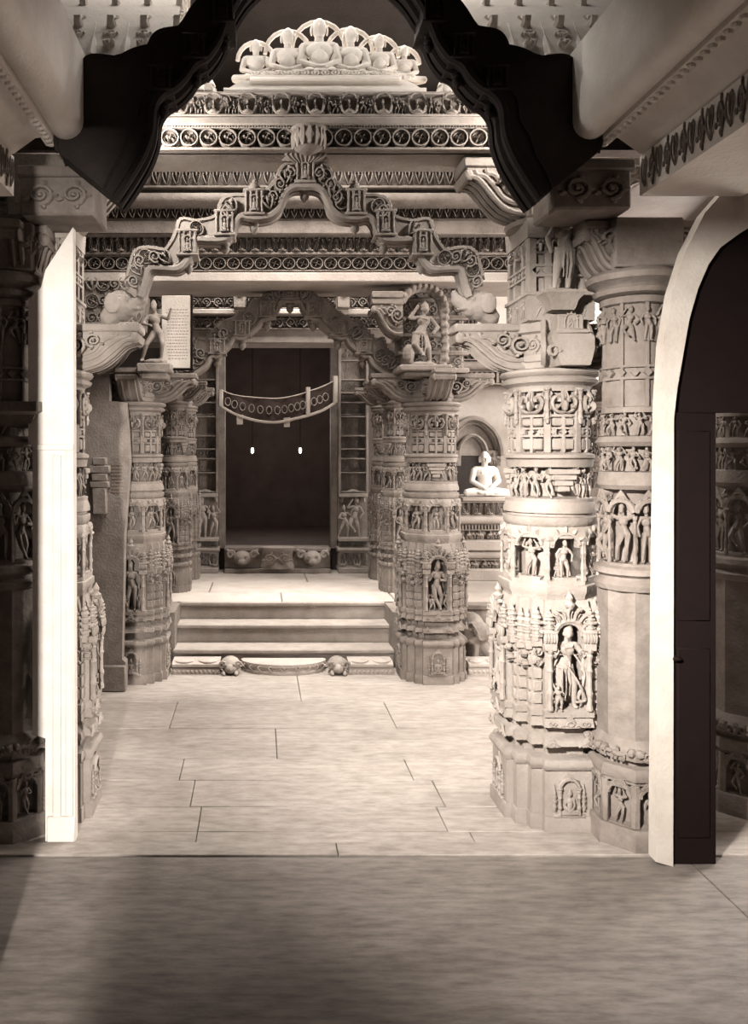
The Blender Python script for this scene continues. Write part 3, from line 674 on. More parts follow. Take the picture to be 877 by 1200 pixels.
# ------------------------------------------------------------------ carved courses
def course(x0, x1, z0, z1, y, kind, depth=.30, pitch=None):
    """a straight carved course along x whose face is at y; returns the mesh builder"""
    m = MB(); h = z1 - z0
    if kind == 'plain': m.add(cbox(x0, y, z0, x1, y + depth, z1, .008)); return m
    if kind == 'roll':
        P = [(y + h * .5 - h * .5 * sin(t), z0 + h * .5 - h * .5 * cos(t)) for t in np.linspace(0, pi, 9)]
        P = P + [(y + depth, z1), (y + depth, z0)]
        m.add(loft([[(x, a, b) for a, b in P] for x in (x0, x1)])); return m
    if kind == 'cusps':
        m.add(cbox(x0, y + .05, z0 + h * .3, x1, y + depth, z1, .005)); row(m, (np.asarray(PETAL[0]) * np.array([1, 1, -1]) + np.array([0, 0, 1]), [tuple(reversed(f)) for f in PETAL[1]]), x0, x1, z0, z0 + h * .75, y + .05, pitch or h, .12)
        row(m, LEAF, x0, x1, z0 + h * .3, z0 + h * .85, y + .05, (pitch or h) * .8, .12); m.add(cbox(x0, y, z0 + h * .86, x1, y + .1, z1, .004)); return m
    rec = .05
    m.add(box(x0, y + rec, z0, x1, y + depth, z1)); m.add(cbox(x0, y, z0, x1, y + rec + .02, z0 + h * .10, .004)); m.add(cbox(x0, y, z1 - h * .10, x1, y + rec + .02, z1, .004))
    a, b = z0 + h * .11, z1 - h * .11
    if kind == 'rings': row(m, RING, x0, x1, a, b, y + rec, pitch or (b - a) * 1.05, .55); row(m, BEAD, x0, x1, z1 - h * .09, z1 - h * .01, y, h * .12, .03)
    if kind == 'figures':
        P_ = pitch or h * 1.1
        n = round((x1 - x0) / P_); w = (x1 - x0) / n
        for i in range(n):
            xx = x0 + (i + .5) * w
            if i % 2 == 0:
                m.add(SEAT, (xx, y + rec - .01, a), (w * .62, .2, (b - a) * .92))
                m.add(tube(catmull([(xx - w * .5, y + .01, a + (b - a) * .45), (xx - w * .3, y, a + (b - a) * .05), (xx + w * .3, y, a + (b - a) * .05), (xx + w * .5, y + .01, a + (b - a) * .45)], 3), h * .05, 5)); m.add(tube(polyarc(xx, b - h * .22, w * .42, .2, pi - .2, 8, y), h * .035, 5))
            else:
                m.add(FIGS[i % 5], (xx - w * .18, y + rec - .01, a), (w * 1.0, .35, (b - a))); m.add(FIGS[(i + 2) % 5], (xx + w * .2, y + rec - .01, a), (w * 1.0, .35, (b - a) * .8))
            for e in (-.5, .5): m.add(POST, (xx + e * w, y + rec * .4, a), (h * .10, h * .10, b - a))
    if kind == 'scroll': row(m, [SCROLL], x0, x1, a, b, y + rec, pitch or (b - a) * 1.0, .42); row(m, LEAF, x0 + h * .4, x1 - h * .4, a, b, y + rec, pitch or (b - a) * 1.0, .35, .5)
    if kind == 'panels':
        row(m, NICHE, x0, x1, a, b, y + rec, pitch or (b - a) * 1.0, .36, .8)
        row(m, LEAF, x0, x1, a, b, y + rec, (pitch or (b - a)) / 2, .3, .6)
    if kind == 'animals': row(m, [ANIMAL], x0, x1, a, b, y + rec, pitch or (b - a) * 1.25, .2, .95)
    if kind == 'slots':
        row(m, BLOCK, x0, x1, a, b, y + rec, pitch or h * .55, .15, .55)
    if kind == 'diamonds': row(m, DIA, x0, x1, a, b, y + rec, pitch or h, rec)
    if kind == 'leaves': row(m, LEAF, x0, x1, a, b, y + rec, pitch or h * .7, .38)
    return m
def lintel(name, label, d, courses, x_px, mat, cat='lintel', dm=None):
    """courses: (part name, kind, top px, bottom px, set-back in m, pitch px, material)"""
    zb = min(PZ(c[3], d) for c in courses)
    root = thing(name, label, cat, (0, d, zb), 0)
    for nm, kind, t, b, off, pit, mt in courses:
        dd = d + off
        m = course(PX(x_px[0], dd), PX(x_px[1], dd), PZ(b, dd) - zb, PZ(t, dd) - zb, off, kind, (dm or .32) - off, pit * dd / F_PX if pit else None)
        obj(nm, m, mt or mat, root)
    return root
# ================================================================== SETTING
def plane_box(name, x0, y0, z0, x1, y1, z1, mat):
    m = MB(); m.add(box(x0, y0, z0, x1, y1, z1)); return struct(name, m, mat)
# floor of individual marble slabs
m = MB(); g = .004
def slab(x0, y0, x1, y1, z=0): m.add(cbox(x0 + g / 2, y0 + g / 2, -.14, x1 - g / 2, y1 - g / 2, z, .003))
rows = [(3.56, 3.67, [-2.2, -.3, 1.0, 3.4]), (3.67, 3.93, [-2.2, -.30, .90, 1.9, 3.4]), (3.93, 4.25, [-2.2, -.36, .95, 3.4]), (4.25, 4.55, [-2.2, -.45, .85, 3.4]), (4.55, 5.05, [-2.2, .1, 1.6, 3.4]), (5.05, 5.6, [-2.2, -.6, .9, 3.4]), (5.6, 6.5, [-2.2, .3, 1.9, 3.4]), (6.5, 7.0, [-2.2, -1.0]), (6.5, 7.0, [1.2, 3.4])]
for ya, yb, xs in rows:
    for a, b in zip(xs, xs[1:]): slab(a, ya, b, yb)
struct('floor', m, M['floor']); m = MB()
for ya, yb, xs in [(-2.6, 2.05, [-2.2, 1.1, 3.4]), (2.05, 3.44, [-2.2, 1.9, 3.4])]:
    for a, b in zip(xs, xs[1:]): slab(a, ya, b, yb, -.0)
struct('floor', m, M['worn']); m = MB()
for a, b in zip([-2.2, .35, 3.4], [.35, 3.4]): slab(a, 3.44, b, 3.56, .008)
struct('floor', m, M['floor'])
m = MB(); m.add(box(-2.2, -2.6, -.2, 3.4, 7.0, -.13)); struct('floor', m, M['dull'])

# raised platform in front of the sanctuary
m = MB()
PH = .46
for ya, yb, xs in [(7.0, 7.5, [-2.2, .2, 1.25]), (7.0, 7.5, [1.25, 2.35, 5.2]), (7.5, 8.1, [-2.2, -.5, 1.4, 5.2]), (8.1, 9.0, [-2.2, .5, 2.0, 5.2])]:
    for a, b in zip(xs, xs[1:]): m.add(cbox(a + .003, ya + .003, -.1, b - .003, yb - .003, PH, .01))
struct('floor', m, M['pale'])

# ================================================================== PILLARS
hero = figure('stand', 10, True, False, 1.0, True)
hm = MB(); hm.add(hero, s=(-1, 1, 1)); R = .265
def hero_mesh():
    g = MB(); g.add(hm, (0, -R * .94 + .022, .582), (.40, .30, .40)); 
    sash = [(-.02, -R - .02, .80), (.03, -R - .03, .72), (.06, -R - .02, .66), (.07, -R - .01, .63), (.02, -R - .02, .625)]
    g.add(tube(catmull(sash, 4), .007, 6)); g.add(tube(catmull([(.035, -R * .9, .84), (.075, -R * .95, .76), (.06, -R, .68), (.075, -R * .95, .62)], 4), .006, 6))
    g.add(tube(catmull([(-.04, -R * .9, .84), (-.085, -R * .95, .74), (-.06, -R, .66), (-.08, -R * .95, .60)], 4), .006, 6))
    g.add(FIGS[4], (-.055, -R - .005, .58), (.16, .13, .12)); g.add(SCROLL, (-.072, -R - .0, .84), (.05, .06, .05))
    return remeshed('niche_deity', g, M['marble'], .0028, 2)
D_ = pillar('carved_pillar', 'pale sunlit carved pillar standing before the whitewashed arch, its niche holding a tall draped deity', 'pillar', (1.478, 3.93, 0), 0, M['marble'], 11, hero=hero_mesh())
C_ = dup(D_, (-1.10, 3.93, 0), 0, 'carved pillar rising just behind the white jamb slab, cut off on one side by it', skip=('bracket_block',))
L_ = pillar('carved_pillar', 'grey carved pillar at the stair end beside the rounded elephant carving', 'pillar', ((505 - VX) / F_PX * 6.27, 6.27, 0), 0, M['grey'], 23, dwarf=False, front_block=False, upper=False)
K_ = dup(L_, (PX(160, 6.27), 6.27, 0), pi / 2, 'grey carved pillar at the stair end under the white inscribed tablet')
bs = .84
for px, d, lab, rz in ((203, 7.62, 'slender carved pillar on the platform behind the pillar with the tablet', pi), (215, 8.35, 'farthest slender carved pillar on the tablet side of the doorway', pi / 2),
                       (466, 7.62, 'slender carved pillar on the platform, half behind the grey pillar by the elephant carving', pi), (452, 8.35, 'farthest slender carved pillar on the elephant carving side of the doorway', pi / 2),
                       (706, 7.7, 'carved pillar on the platform seen through the gap beside the pale sunlit pillar', 0)):
    dup(L_, (PX(px, d), d, PH), rz, lab, (bs * .8, bs * .8, bs))
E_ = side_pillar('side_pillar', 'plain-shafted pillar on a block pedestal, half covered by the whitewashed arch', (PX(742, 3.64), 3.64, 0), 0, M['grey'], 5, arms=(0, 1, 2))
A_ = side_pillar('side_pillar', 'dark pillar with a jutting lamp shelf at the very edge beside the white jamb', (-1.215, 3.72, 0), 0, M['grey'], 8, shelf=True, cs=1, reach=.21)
dup(E_, (2.50, 3.95, 0), pi / 4, 'pillar glimpsed past the dark door leaf beyond the whitewashed arch')

# ================================================================== ARCHES
cx1 = 357
half1 = [(357, 222), (368, 222), (378, 227), (385, 240), (389, 250), (399, 257), (416, 259), (431, 257), (438, 264), (442, 275), (450, 283), (468, 284), (484, 284), (490, 293), (493, 306), (504, 317), (522, 317), (537, 318), (542, 332), (548, 350)]
torana('cusped_arch', 'large pale cusped stone arch topped by a lotus crown, landing on an elephant head', cx1, half1, (0, 6, 10, 14), 3.93, .075, 27, M['marble'], bw=.095, bh=.125, tube_r=.021, crown=(.12, .045))
half2 = [(340, 354), (352, 355), (355, 364), (367, 375), (373, 377), (378, 384), (396, 397), (405, 397), (411, 406), (425, 418), (432, 419), (438, 430), (452, 440), (462, 446)]
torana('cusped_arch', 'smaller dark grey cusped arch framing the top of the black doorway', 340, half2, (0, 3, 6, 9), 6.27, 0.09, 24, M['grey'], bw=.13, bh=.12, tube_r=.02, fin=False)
half0 = [(383, -60), (430, -40), (470, -10), (492, 20), (503, 45), (510, 62), (522, 78), (536, 86), (546, 100), (558, 112), (574, 122), (583, 138), (586, 165), (594, 188), (604, 206), (614, 222), (626, 240)]
torana('cusped_arch', 'black silhouetted cusped arch overhead, cut off by the top of the picture', 383, half0, (4, 7, 10), 3.36, .16, 100, M['shade_black'], bw=.09, bh=.10, tube_r=.02, fin=False, petals=False, relief=False, taper=.45)  # silhouette comes from a near-black colour standing in for shade

# ================================================================== LINTELS AND CEILING COURSES
lintel('carved_lintel', 'pale lintel with ring medallions below a row of seated figures', 3.78, [
    ('figure_frieze', 'figures', 107, 136, .0, 20, None), ('bead_moulding', 'plain', 136, 146, -.015, None, None), ('ring_frieze', 'rings', 147, 175, .0, 22.5, None)], (120, 640), M['marble'], dm=.30)
m = MB(); m.add(lathe([(.035, 0), (.07, .02), (.085, .06), (.075, .10), (.09, .115)], 14, 0)); 
for k in range(9): m.add(ell((.075 * cos(pi + k * pi / 8), .075 * sin(pi + k * pi / 8), .065), (.014, .014, .05), 5, 5))
tag(obj('lotus_boss', m, M['marble']), 'carved lotus boss in the middle of the ring medallion row', 'boss'); bpy.data.objects['lotus_boss'].location = (PX(362, 3.74), 3.775, PZ(176, 3.74))

lintel('carved_lintel', 'stacked dark grey carved courses hanging between the two cusped arches', 6.0, [
    ('cusp_course', 'leaves', 192, 220, -.24, 12, None), ('roll_course', 'roll', 224, 238, -.28, None, None), ('leaf_course', 'leaves', 238, 258, -.14, 10, None), ('plain_course', 'plain', 258, 274, -.16, None, None),
    ('figure_panel_course', 'panels', 275, 298, -.08, 16, None), ('ring_course', 'rings', 299, 318, -.05, 16.5, None), ('ledge', 'plain', 319, 330, -.12, None, M['pale'])], (70, 640), M['grey'], dm=.45)
lintel('carved_lintel', 'pale slotted beam behind the peak of the smaller cusped arch', 7.2, [
    ('slot_course', 'slots', 330, 340, .02, 5, M['grey']), ('ledge', 'plain', 340, 345, -.02, None, M['pale']), ('scroll_course', 'scroll', 345, 362, .0, 14, M['grey']), ('ledge', 'plain', 362, 368, -.03, None, M['pale']), ('scroll_course', 'scroll', 369, 386, .02, 14, M['grey']), ('plain_course', 'plain', 386, 402, .05, None, M['grey'])], (150, 560), M['grey'], dm=.4)  # pale ledges paint the light caught on the strips
for px in (281, 402):
    m = MB(); d = 7.12; m.add(cbox(-.06, -.06, PZ(362, d), .06, .055, PZ(322, d), .008)); m.add(LEAF, (0, -.06, PZ(350, d)), (.1, .06, .1)); m.add(cbox(-.07, -.07, PZ(340, d), .07, .05, PZ(337, d), .004))
    o = obj('beam_block', m, M['grey']); o.location = (PX(px, d), d, 0); tag(o, 'small stone block clasping the slotted beam, on the %s side' % ('tablet' if px < 340 else 'dancing figure'), 'block')

# beams running towards the viewer on both sides
def side_beam(sign, label):  # mouldings whitened to carry light bounced up from the floor
    ax = .29; d0 = 3.34
    def X(px): x = PX(px, d0); return x if sign > 0 else 2 * ax - x
    root = thing('side_beam', label, 'beam', (X(710), d0, PZ(230, d0)))
    bx, by, bz = root.location
    def ext(poly, y1=d0, y0=1.6):
        V = [(x - bx, y - by, z - bz) for y in (y0, y1) for x, z in poly]; n = len(poly)
        F = [tuple(range(n)), tuple(range(n, 2 * n))] + [(i, (i + 1) % n, n + (i + 1) % n, n + i) for i in range(n)]
        return (np.array(V), F)
    zr = PZ(150, d0); xr = X(685); r = .075
    m = MB(); m.add(ext([(xr + sign * (-r * cos(t)), zr - r * sin(t)) for t in np.linspace(0, pi, 11)] + [(xr + sign * r, zr + .3), (xr - sign * r, zr + .3)])); obj('roll_moulding', m, M['white'], root, ang=60)
    m = MB(); z = PZ(170, d0); m.add(ext([(X(699), z), (X(712), z - .004), (X(712), z + .3), (X(699), z + .3)]))
    for i in range(58):
        y = d0 - .02 - i * .042
        if y < 1.65: break
        m.add(ell((X(705.5) - bx, y - by, z - .004 - bz), (.018, .017, .012), 6, 4))
    obj('bead_moulding', m, M['white'], root)
    m = MB(); m.add(ext([(X(712), PZ(160, d0)), (X(725), PZ(162, d0)), (X(750), PZ(180, d0)), (X(760), PZ(182, d0)), (X(760), zr + .3), (X(712), zr + .3)])); obj('fascia', m, M['white'], root)
    m = MB(); x = X(750); m.add(ext([(x, PZ(184, d0)), (x, PZ(230, d0)), (X(870), PZ(230, d0)), (X(870), PZ(184, d0))])); obj('lower_beam', m, M['white'], root)
    m = MB()
    for i in range(40):
        y = d0 - .05 - i * .06
        if y < 1.7: break
        m.add((LEAF, SCROLL)[i % 2], (x - bx, y - by, PZ(226, d0) - bz), (.06, .06, .15), RZ(-sign * pi / 2)); 
    obj('carved_frieze', m, M['grey'], root)
    return root
side_beam(1, 'pale moulded beam overhead above the whitewashed arch, with beaded roll and leafy frieze')
side_beam(-1, 'long pale moulded beam overhead on the white jamb side, with a beaded roll')

# ================================================================== WALLS
# limewashed jamb slab at the left
m = MB(); Yw = 3.575
m.add(prism([(-1.0, 0), (-.862, 0), (-.872, 2.86), (-1.0, 2.66), (-1.02, 2.58), (-1.08, 2.52), (-1.08, 1.86), (-1.06, 1.84), (-1.06, .5), (-1.0, .48)], Yw, Yw + .055))
m.add(cbox(-.905, Yw - .012, .12, -.868, Yw + .01, 1.82, .004)); m.add(cbox(-.965, Yw - .010, .0, -.925, Yw + .01, 1.80, .004)); m.add(cbox(-1.06, Yw - .014, 1.82, -.868, Yw + .01, 1.85, .004)); m.add(cbox(-.99, Yw - .016, 0, -.862, Yw + .01, .12, .004))
struct('wall_jamb', m, M['white'])
# whitewashed arch at the right
d = 3.385
arcO = [(765, 1006), (767, 700), (770, 470), (774, 405), (784, 345), (800, 295), (822, 252), (848, 222), (885, 190)]
arcI = [(885, 262), (862, 276), (840, 292), (826, 312), (814, 340), (804, 375), (797, 415), (790, 455), (786, 490), (785, 1012)]
poly = [(PX(a, d), max(0, PZ(b, d))) for a, b in arcO + arcI][::-1]
m = MB(); m.add(prism(poly, d - .03, d + .035)); struct('wall_arch', m, M['plaster'])
m = MB(); x0, x1 = PX(784, d), PX(838, d); zt = PZ(484, d)
m.add(cbox(x0, d - .012, .0, x1, d + .03, zt, .004))
for a, b in ((.06, .48), (.54, .96)): m.add(cbox(x0 + .03, d - .020, zt * a, x1 - .03, d - .01, zt * b, .006))
dr = struct('door_1', m, M['wood'])
m = MB(); m.add(lathe([(.012, 0), (.02, .008), (.012, .02)], 10), (x0 + .02, d - .03, .9), R=RX(0)); obj('door_handle', m, M['wood'], dr)
pi_ = [(PX(a, d), PZ(b, d)) for a, b in arcI[:9]]
m = MB(); m.add(prism(([(PX(784, d), zt + .002)] + [(PX(885, d), zt + .002)] + pi_), d, d + .04)); struct('arch_shade_panel', m, M['wood'])  # dark board added where the arch opening is only in shade
# slab of stone and battered wall between the left pillars
m = MB(); d = 5.85
m.add(prism([(PX(100, d), 0), (PX(147, d), 0), (PX(147, d), .22), (PX(143, d), .24), (PX(146, d), 1.2), (PX(152, d), 1.75), (PX(150, d), 2.0), (PX(147, d), 2.2), (PX(128, d), 2.21), (PX(128, d), 2.42), (PX(96, d), 2.42)], d, d + .10))
m.add(cbox(PX(112, d), d - .03, 0, PX(148, d), d + .02, .20, .01))
for k, (z0, z1, w) in enumerate(((.2, 1.55, 8), (1.55, 1.60, 11), (1.60, 1.66, 9), (1.66, 1.72, 12), (1.72, 1.78, 8))): m.add(cbox(PX(118 - w, d), d - .06, z0 if k else 1.35, PX(118 + w, d), d + .01, z1, .008))
struct('wall_slab', m, M['grey'])
m = MB(); d = 5.85
for r_ in range(9):
    z = 1.72 - r_ * .026; x = PX(131, d)
    while x < PX(143, d): w = rnd.uniform(.008, .02); m.add(box(x, d - .004, z, x + w, d + .001, z + .010)); x += w + .006
tag(obj('worn_inscription', m, M['ink']), 'worn illegible lines of writing cut into the grey slab beneath the tablet', 'inscription')

plane_box('wall_left', -2.4, 3.62, -.1, -2.2, 9.2, 5.2, M['dull'])
plane_box('wall_right', 5.2, 6.6, -.1, 5.4, 9.2, 5.2, M['dull'])
plane_box('wall_passage', 3.4, 3.3, -.1, 3.6, 3.9, 5.2, M['dull'])
# back wall with doorway opening
db = 9.0
xl, xr = PX(258, db), PX(392, db)
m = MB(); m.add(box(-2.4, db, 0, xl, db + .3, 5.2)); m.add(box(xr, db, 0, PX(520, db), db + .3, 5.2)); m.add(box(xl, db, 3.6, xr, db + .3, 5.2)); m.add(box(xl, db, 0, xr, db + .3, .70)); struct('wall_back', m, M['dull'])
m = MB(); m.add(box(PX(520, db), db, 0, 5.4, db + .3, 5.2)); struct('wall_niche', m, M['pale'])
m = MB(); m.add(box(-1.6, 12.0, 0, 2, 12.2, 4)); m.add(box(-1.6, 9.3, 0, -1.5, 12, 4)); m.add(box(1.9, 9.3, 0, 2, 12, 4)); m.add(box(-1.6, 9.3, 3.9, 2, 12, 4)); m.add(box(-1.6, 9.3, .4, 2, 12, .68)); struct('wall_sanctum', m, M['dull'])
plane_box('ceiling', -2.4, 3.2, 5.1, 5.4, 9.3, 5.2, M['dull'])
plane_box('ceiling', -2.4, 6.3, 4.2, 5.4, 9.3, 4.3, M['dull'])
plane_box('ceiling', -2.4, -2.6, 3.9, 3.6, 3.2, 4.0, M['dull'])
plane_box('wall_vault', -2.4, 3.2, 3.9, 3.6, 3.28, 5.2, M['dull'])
m = MB()
for a in ((-2.4, -.62, 0, 3.9), (-.62, -.42, 2.22, 3.9), (-.42, 3.4, 0, 3.9)): m.add(box(a[0], -.6, a[2], a[1], -.5, a[3]))
struct('wall_light_slit', m, M['dull'])  # unseen wall added with a slit to narrow the jamb light
plane_box('wall_light_cutoff', -2.4, 1.55, 2.755, 3.6, 1.585, 3.9, M['dull'])  # unseen wall piece added to cut light off the upper brackets
plane_box('wall_shade_pier', -1.5, 1.70, 0, -.825, 1.95, 2.9, M['dull'])  # unseen pier added to keep the edge pillar in shade
plane_box('wall_south_and_light_limit', 3.4, -2.6, -.1, 3.6, 3.3, .5, M['dull'])
plane_box('wall_south_and_light_limit', 3.4, -2.6, 2.0, 3.6, 3.3, 3.9, M['dull'])  # unseen wall piece added to limit ambient light from this side
plane_box('wall_north', -2.4, -2.6, -.1, -2.2, 3.62, 5.2, M['dull'])
# ribbed vault whitened to look lit, seen past the silhouetted arch
for xa, xb in ((.92, 2.6), (-1.6, -.38)):
    m = MB(); n_ = int((xb - xa) / .075)
    P_ = [(3.46 + .85 * t, 3.60 + .95 * t ** .8) for t in np.linspace(0, 1, 8)]
    m.add(loft([[(xa, y, z), (xb, y, z), (xb, y + .05, z + .12), (xa, y + .05, z + .12)] for y, z in P_]))
    for i in range(n_ + 1):
        x = xa + (xb - xa) * i / n_
        if i % 2: m.add(tube([(x, y - .005, z - .01) for y, z in P_], .022, 8))
        else:
            for q in range(22):
                t = (q + .5) / 22; y, z = 3.46 + .85 * t, 3.60 + .95 * t ** .8; m.add((LEAF, SCROLL, BEAD)[q % 3], (x, y, z - .02), (.07, .25, .05), RX(-.6))
    struct('ceiling', m, M['white'])
# ================================================================== STAIR
d7 = 7.0
st = thing('stone_stair', 'three broad marble steps leading up to the platform', 'stair', (PX(330, 6.5), 6.5, 0))
bx, by = st.location.x, st.location.y
xs = ((PX(203, 6.5), PX(462, 6.5)), (PX(204, 6.75), PX(462, 6.75)), (PX(206, 6.98), PX(463, 6.98)))
for k, (ya, z0, z1) in enumerate(((6.5, .03, .155), (6.75, .155, .31), (6.985, .31, .462))):
    m = MB(); x0, x1 = xs[k]; m.add(cbox(x0 - bx, ya - by, z0, x1 - bx, 7.0 - by + (.0 if k < 2 else .02), z1 - .03, .004)); m.add(cbox(x0 - bx, ya - .025 - by, z1 - .035, x1 - bx, 7.0 - by + (.0 if k < 2 else .02), z1, .008))
    m.add(ell((bx * 0 + (.12, -.28, .3)[k], ya - by, z1 - .03), (.045, .012, .03), 7, 5)); obj('step', m, M['marble'], st)
for sx, px in ((-1, 199), (1, 467)):
    x = PX(px, 6.5); m = MB(); m.add(prism([(x - .04 - bx, 0), (x + .04 - bx, 0), (x + .04 - bx, .462), (x - .04 - bx, .462)], 6.52 - by, 7.0 - by)); obj('cheek_wall', m, M['grey'], st)
# threshold pieces in front of the stair
def place(o, x, y, z): o.location = (x, y, z); return o
x0, x1 = PX(283, 6.3), PX(383, 6.3); m = MB(); c = 0; w = (x1 - x0) / 2
m.add(loft([[(w * cos(t) * s, -.20 * sin(t) * s, z) for t in np.linspace(0, pi, 20)] for s, z in ((1, 0), (1, .02), (.96, .03), (.96, .05), (1.02, .06), (1.02, .085), (.97, .092))]))
for k in range(11): t = pi * (k + .5) / 11; m.add(LEAF, (w * .97 * cos(t), -.195 * sin(t), .02), (.09, .05, .06), RZ(-(pi / 2 - t) * .5))
tag(place(obj('moonstone_step', m, M['pale']), (x0 + x1) / 2, 6.46, 0), 'half-round marble step set on the floor at the middle of the stair foot', 'step')
for px, lab in ((270, 'carved lion-like head at the stair foot on the tablet side'), (396, 'carved lion-like head at the stair foot on the elephant carving side')):
    m = MB(); s = 1
    m.add(ell((0, 0, .065), (.085, .10, .065), 10, 7)); m.add(ell((0, -.09, .05), (.05, .045, .04), 8, 6))
    for q in (-1, 1): m.add(ell((q * .035, -.105, .085), (.014, .012, .014), 6, 5)); m.add(tube(spiral(q * .065, .075, .035, 1.2, 0, -.08, 10), .010, 5)); m.add(limb((q * .05, -.07, .02), (q * .05, -.12, .015), .022, .016, 6))
    tag(place(obj('lion_head_carving', m, M['marble']), PX(px, 6.33), 6.37, 0), lab, 'carving')
for a, b, lab in ((202, 258, 'low moulded threshold block at the stair foot on the tablet side'), (409, 461, 'low moulded threshold block at the stair foot on the elephant carving side'), (549, 590, 'low moulded threshold block beneath the elephant carving')):
    x0, x1 = PX(a, 6.3), PX(b, 6.3); m = MB(); y0 = -.10; W = (x1 - x0) / 2
    m.add(loft([[(x, y, z) for y, z in ((y0, 0), (y0, .045), (y0 + .015, .055), (y0 - .01, .065), (y0 - .01, .085), (y0 + .03, .10), (.08, .10), (.08, 0))] for x in (-W, W)]))
    for k in range(2): m.add(ell((-W + 2 * W * (k + .5) / 2, y0 + .05, .095), (W * .46, .06, .025), 10, 5))
    row(m, BEAD, -W, W, .005, .04, y0, .035, .02)
    tag(place(obj('threshold_block', m, M['pale']), (x0 + x1) / 2, 6.395, 0), lab, 'block', 'threshold blocks at the foot of the stair')

# elephant carving
g = MB(); g.add(ell((0, 0, .27), (.125, .17, .15), 14, 10)); g.add(ell((.05, -.04, .25), (.10, .12, .11), 12, 8)); g.add(limb((.06, -.06, .19), (.13, -.10, .06), .055, .035, 10)); g.add(limb((.13, -.10, .06), (.175, -.12, .022), .033, .016, 8))
for sx in (-1, 1): g.add(ell((-.02 + sx * .02, sx * .12 - .02, .27), (.07, .022, .10), 10, 6))
g.add(ell((.07, -.13, .24), (.016, .01, .016), 7, 5)); g.add(tube(catmull([(-.04, -.165, .36), (.0, -.18, .30), (.03, -.165, .22), (.07, -.14, .21)], 4), .009, 6)); g.add(limb((-.06, 0, .2), (-.07, 0, .03), .07, .06, 8)); g.add(limb((-.02, .08, .2), (-.02, .08, .03), .06, .05, 8)); g.add(limb((.0, -.09, .2), (.0, -.09, .03), .05, .045, 8))
o = obj('elephant_carving', remeshed('elephant_carving', g, M['grey'], .008, 3), M['grey']); place(o, PX(553, 6.62), 6.65, .02)
tag(o, 'rounded grey stone elephant with lowered trunk beside the stair, half behind the grey pillar', 'carving')
m = MB(); m.add(cbox(PX(537, 6.9), 6.86, 0, PX(574, 6.9), 6.985, .46, .006)); m.add(cbox(PX(535, 6.9), 6.84, .42, PX(576, 6.9), 6.985, .463, .004)); struct('wall_platform', m, M['grey'])

# ================================================================== SEATED JINA IN THE SIDE NICHE
dj = 8.55
jx = PX(565, dj)
th = thing('statue_throne', 'tiered carved marble throne with rows of little figures under the white seated statue', 'throne', (jx, dj, PH))
tiers = [(583, 587, 'plain', -.02, .30), (588, 605, 'panels', .0, .33), (606, 614, 'roll', -.05, .38), (615, 621, 'slots', -.02, .38), (621, 633, 'animals', -.03, .40), (634, 645, 'plain', -.05, .44), (646, 655, 'roll', -.02, .42), (656, 667, 'animals', -.01, .43), (668, 674, 'plain', -.09, .50)]
for t, b, kind, off, w in tiers:
    dd = dj - .30 + off; z0, z1 = PZ(b + .6, dd) - PH, PZ(t - .4, dd) - PH
    if b > 670: z0 = 0
    m = course(-w, w, max(0, z0), z1, -.30 + off, kind, .62 - off); obj('throne_tier', m, M['marble'] if kind in ('panels', 'animals', 'slots') else M['pale'], th)
ztop = PZ(583, dj - .3)
zs = ztop; hs = PZ(527, dj - .1) - zs
g = MB(); g.add(seated(12, True), s=hs * 1.0)
o = obj('seated_statue', remeshed('seated_statue', g, M['white'], .0055, 2), M['white']); place(o, jx, dj - .10, zs)
tag(o, 'white marble saint statue seated cross-legged with hands in the lap', 'statue')
m = MB(); m.add(lathe([(.5, 0), (.5, .5), (.46, .8), (.4, 1)], 24), (0, 0, 0), (.62, .40, .03)); 
# arched hood behind the statue
hd = thing('niche_hood', 'pointed carved stone hood arching over the white seated statue', 'niche', (jx, db, PZ(560, db)))
def hp(px, py): return (PX(px, db) - jx, PZ(py, db) - PZ(560, db))
cxp = 305 + (jx) * F_PX / db
out = [hp(cxp + a, b) for a, b in ((0, 491), (9, 493), (18, 499), (26, 508), (31, 520), (33, 534))]
full = [(-x, z) for x, z in reversed(out)] + out[1:]
m = MB(); cc = catmull([(x, -.10, z) for x, z in full], 4); m.add(tube(cc, .035, 7)); m.add(tube([(x * .88, -.07, z - .05) for x, _, z in cc], .018, 6)); m.add(tube([(x * .5, -.08, (z - full[0][1]) * .55 + full[0][1]) for x, _, z in cc], .022, 6))
for i in range(2, len(cc) - 2, 2): x, _, z = cc[i]; m.add(SCROLL, (x * .75, -.02, full[0][1] + (z - full[0][1]) * .72), (.09, .08, .09))
m.add(prism([(x * 1.0, z) for x, z in full][::-1], -.04, 0)); obj('hood_arch', m, M['grey'], hd)
for sx in (-1, 1):
    m = MB(); x = hp(cxp + sx * 23, 0)[0]; zc = hp(0, 534)[1]
    m.add(cbox(x - .09, -.10, zc - .12, x + .09, 0, zc + .06, .008)); m.add(ANIMAL, (x, -.10, zc - .10), (.15 * -sx, .10, .12)); m.add(cbox(x - .05, -.08, hp(0, 600)[1], x + .05, 0, zc - .11, .008)); m.add(POST, (x, -.06, hp(0, 592)[1]), (.10, .10, .40)); obj('hood_side_panel', m, M['grey'], hd)
m = MB(); m.add(box(hp(cxp - 19, 0)[0], -.03, hp(0, 590)[1], hp(cxp + 19, 0)[0], 0, hp(0, 534)[1])); obj('niche_shade_backing', m, M['shade_black'], hd)  # near-black colour holds the niche's shade
m = MB(); zz = PZ(452, db - .1); m.add(course(-.75, .75, 0, .16, 0, 'slots', .25, .06)); m.add(course(-.8, .8, .16, .26, -.08, 'roll', .33)); m.add(course(-.8, .8, .27, .42, -.05, 'scroll', .3))
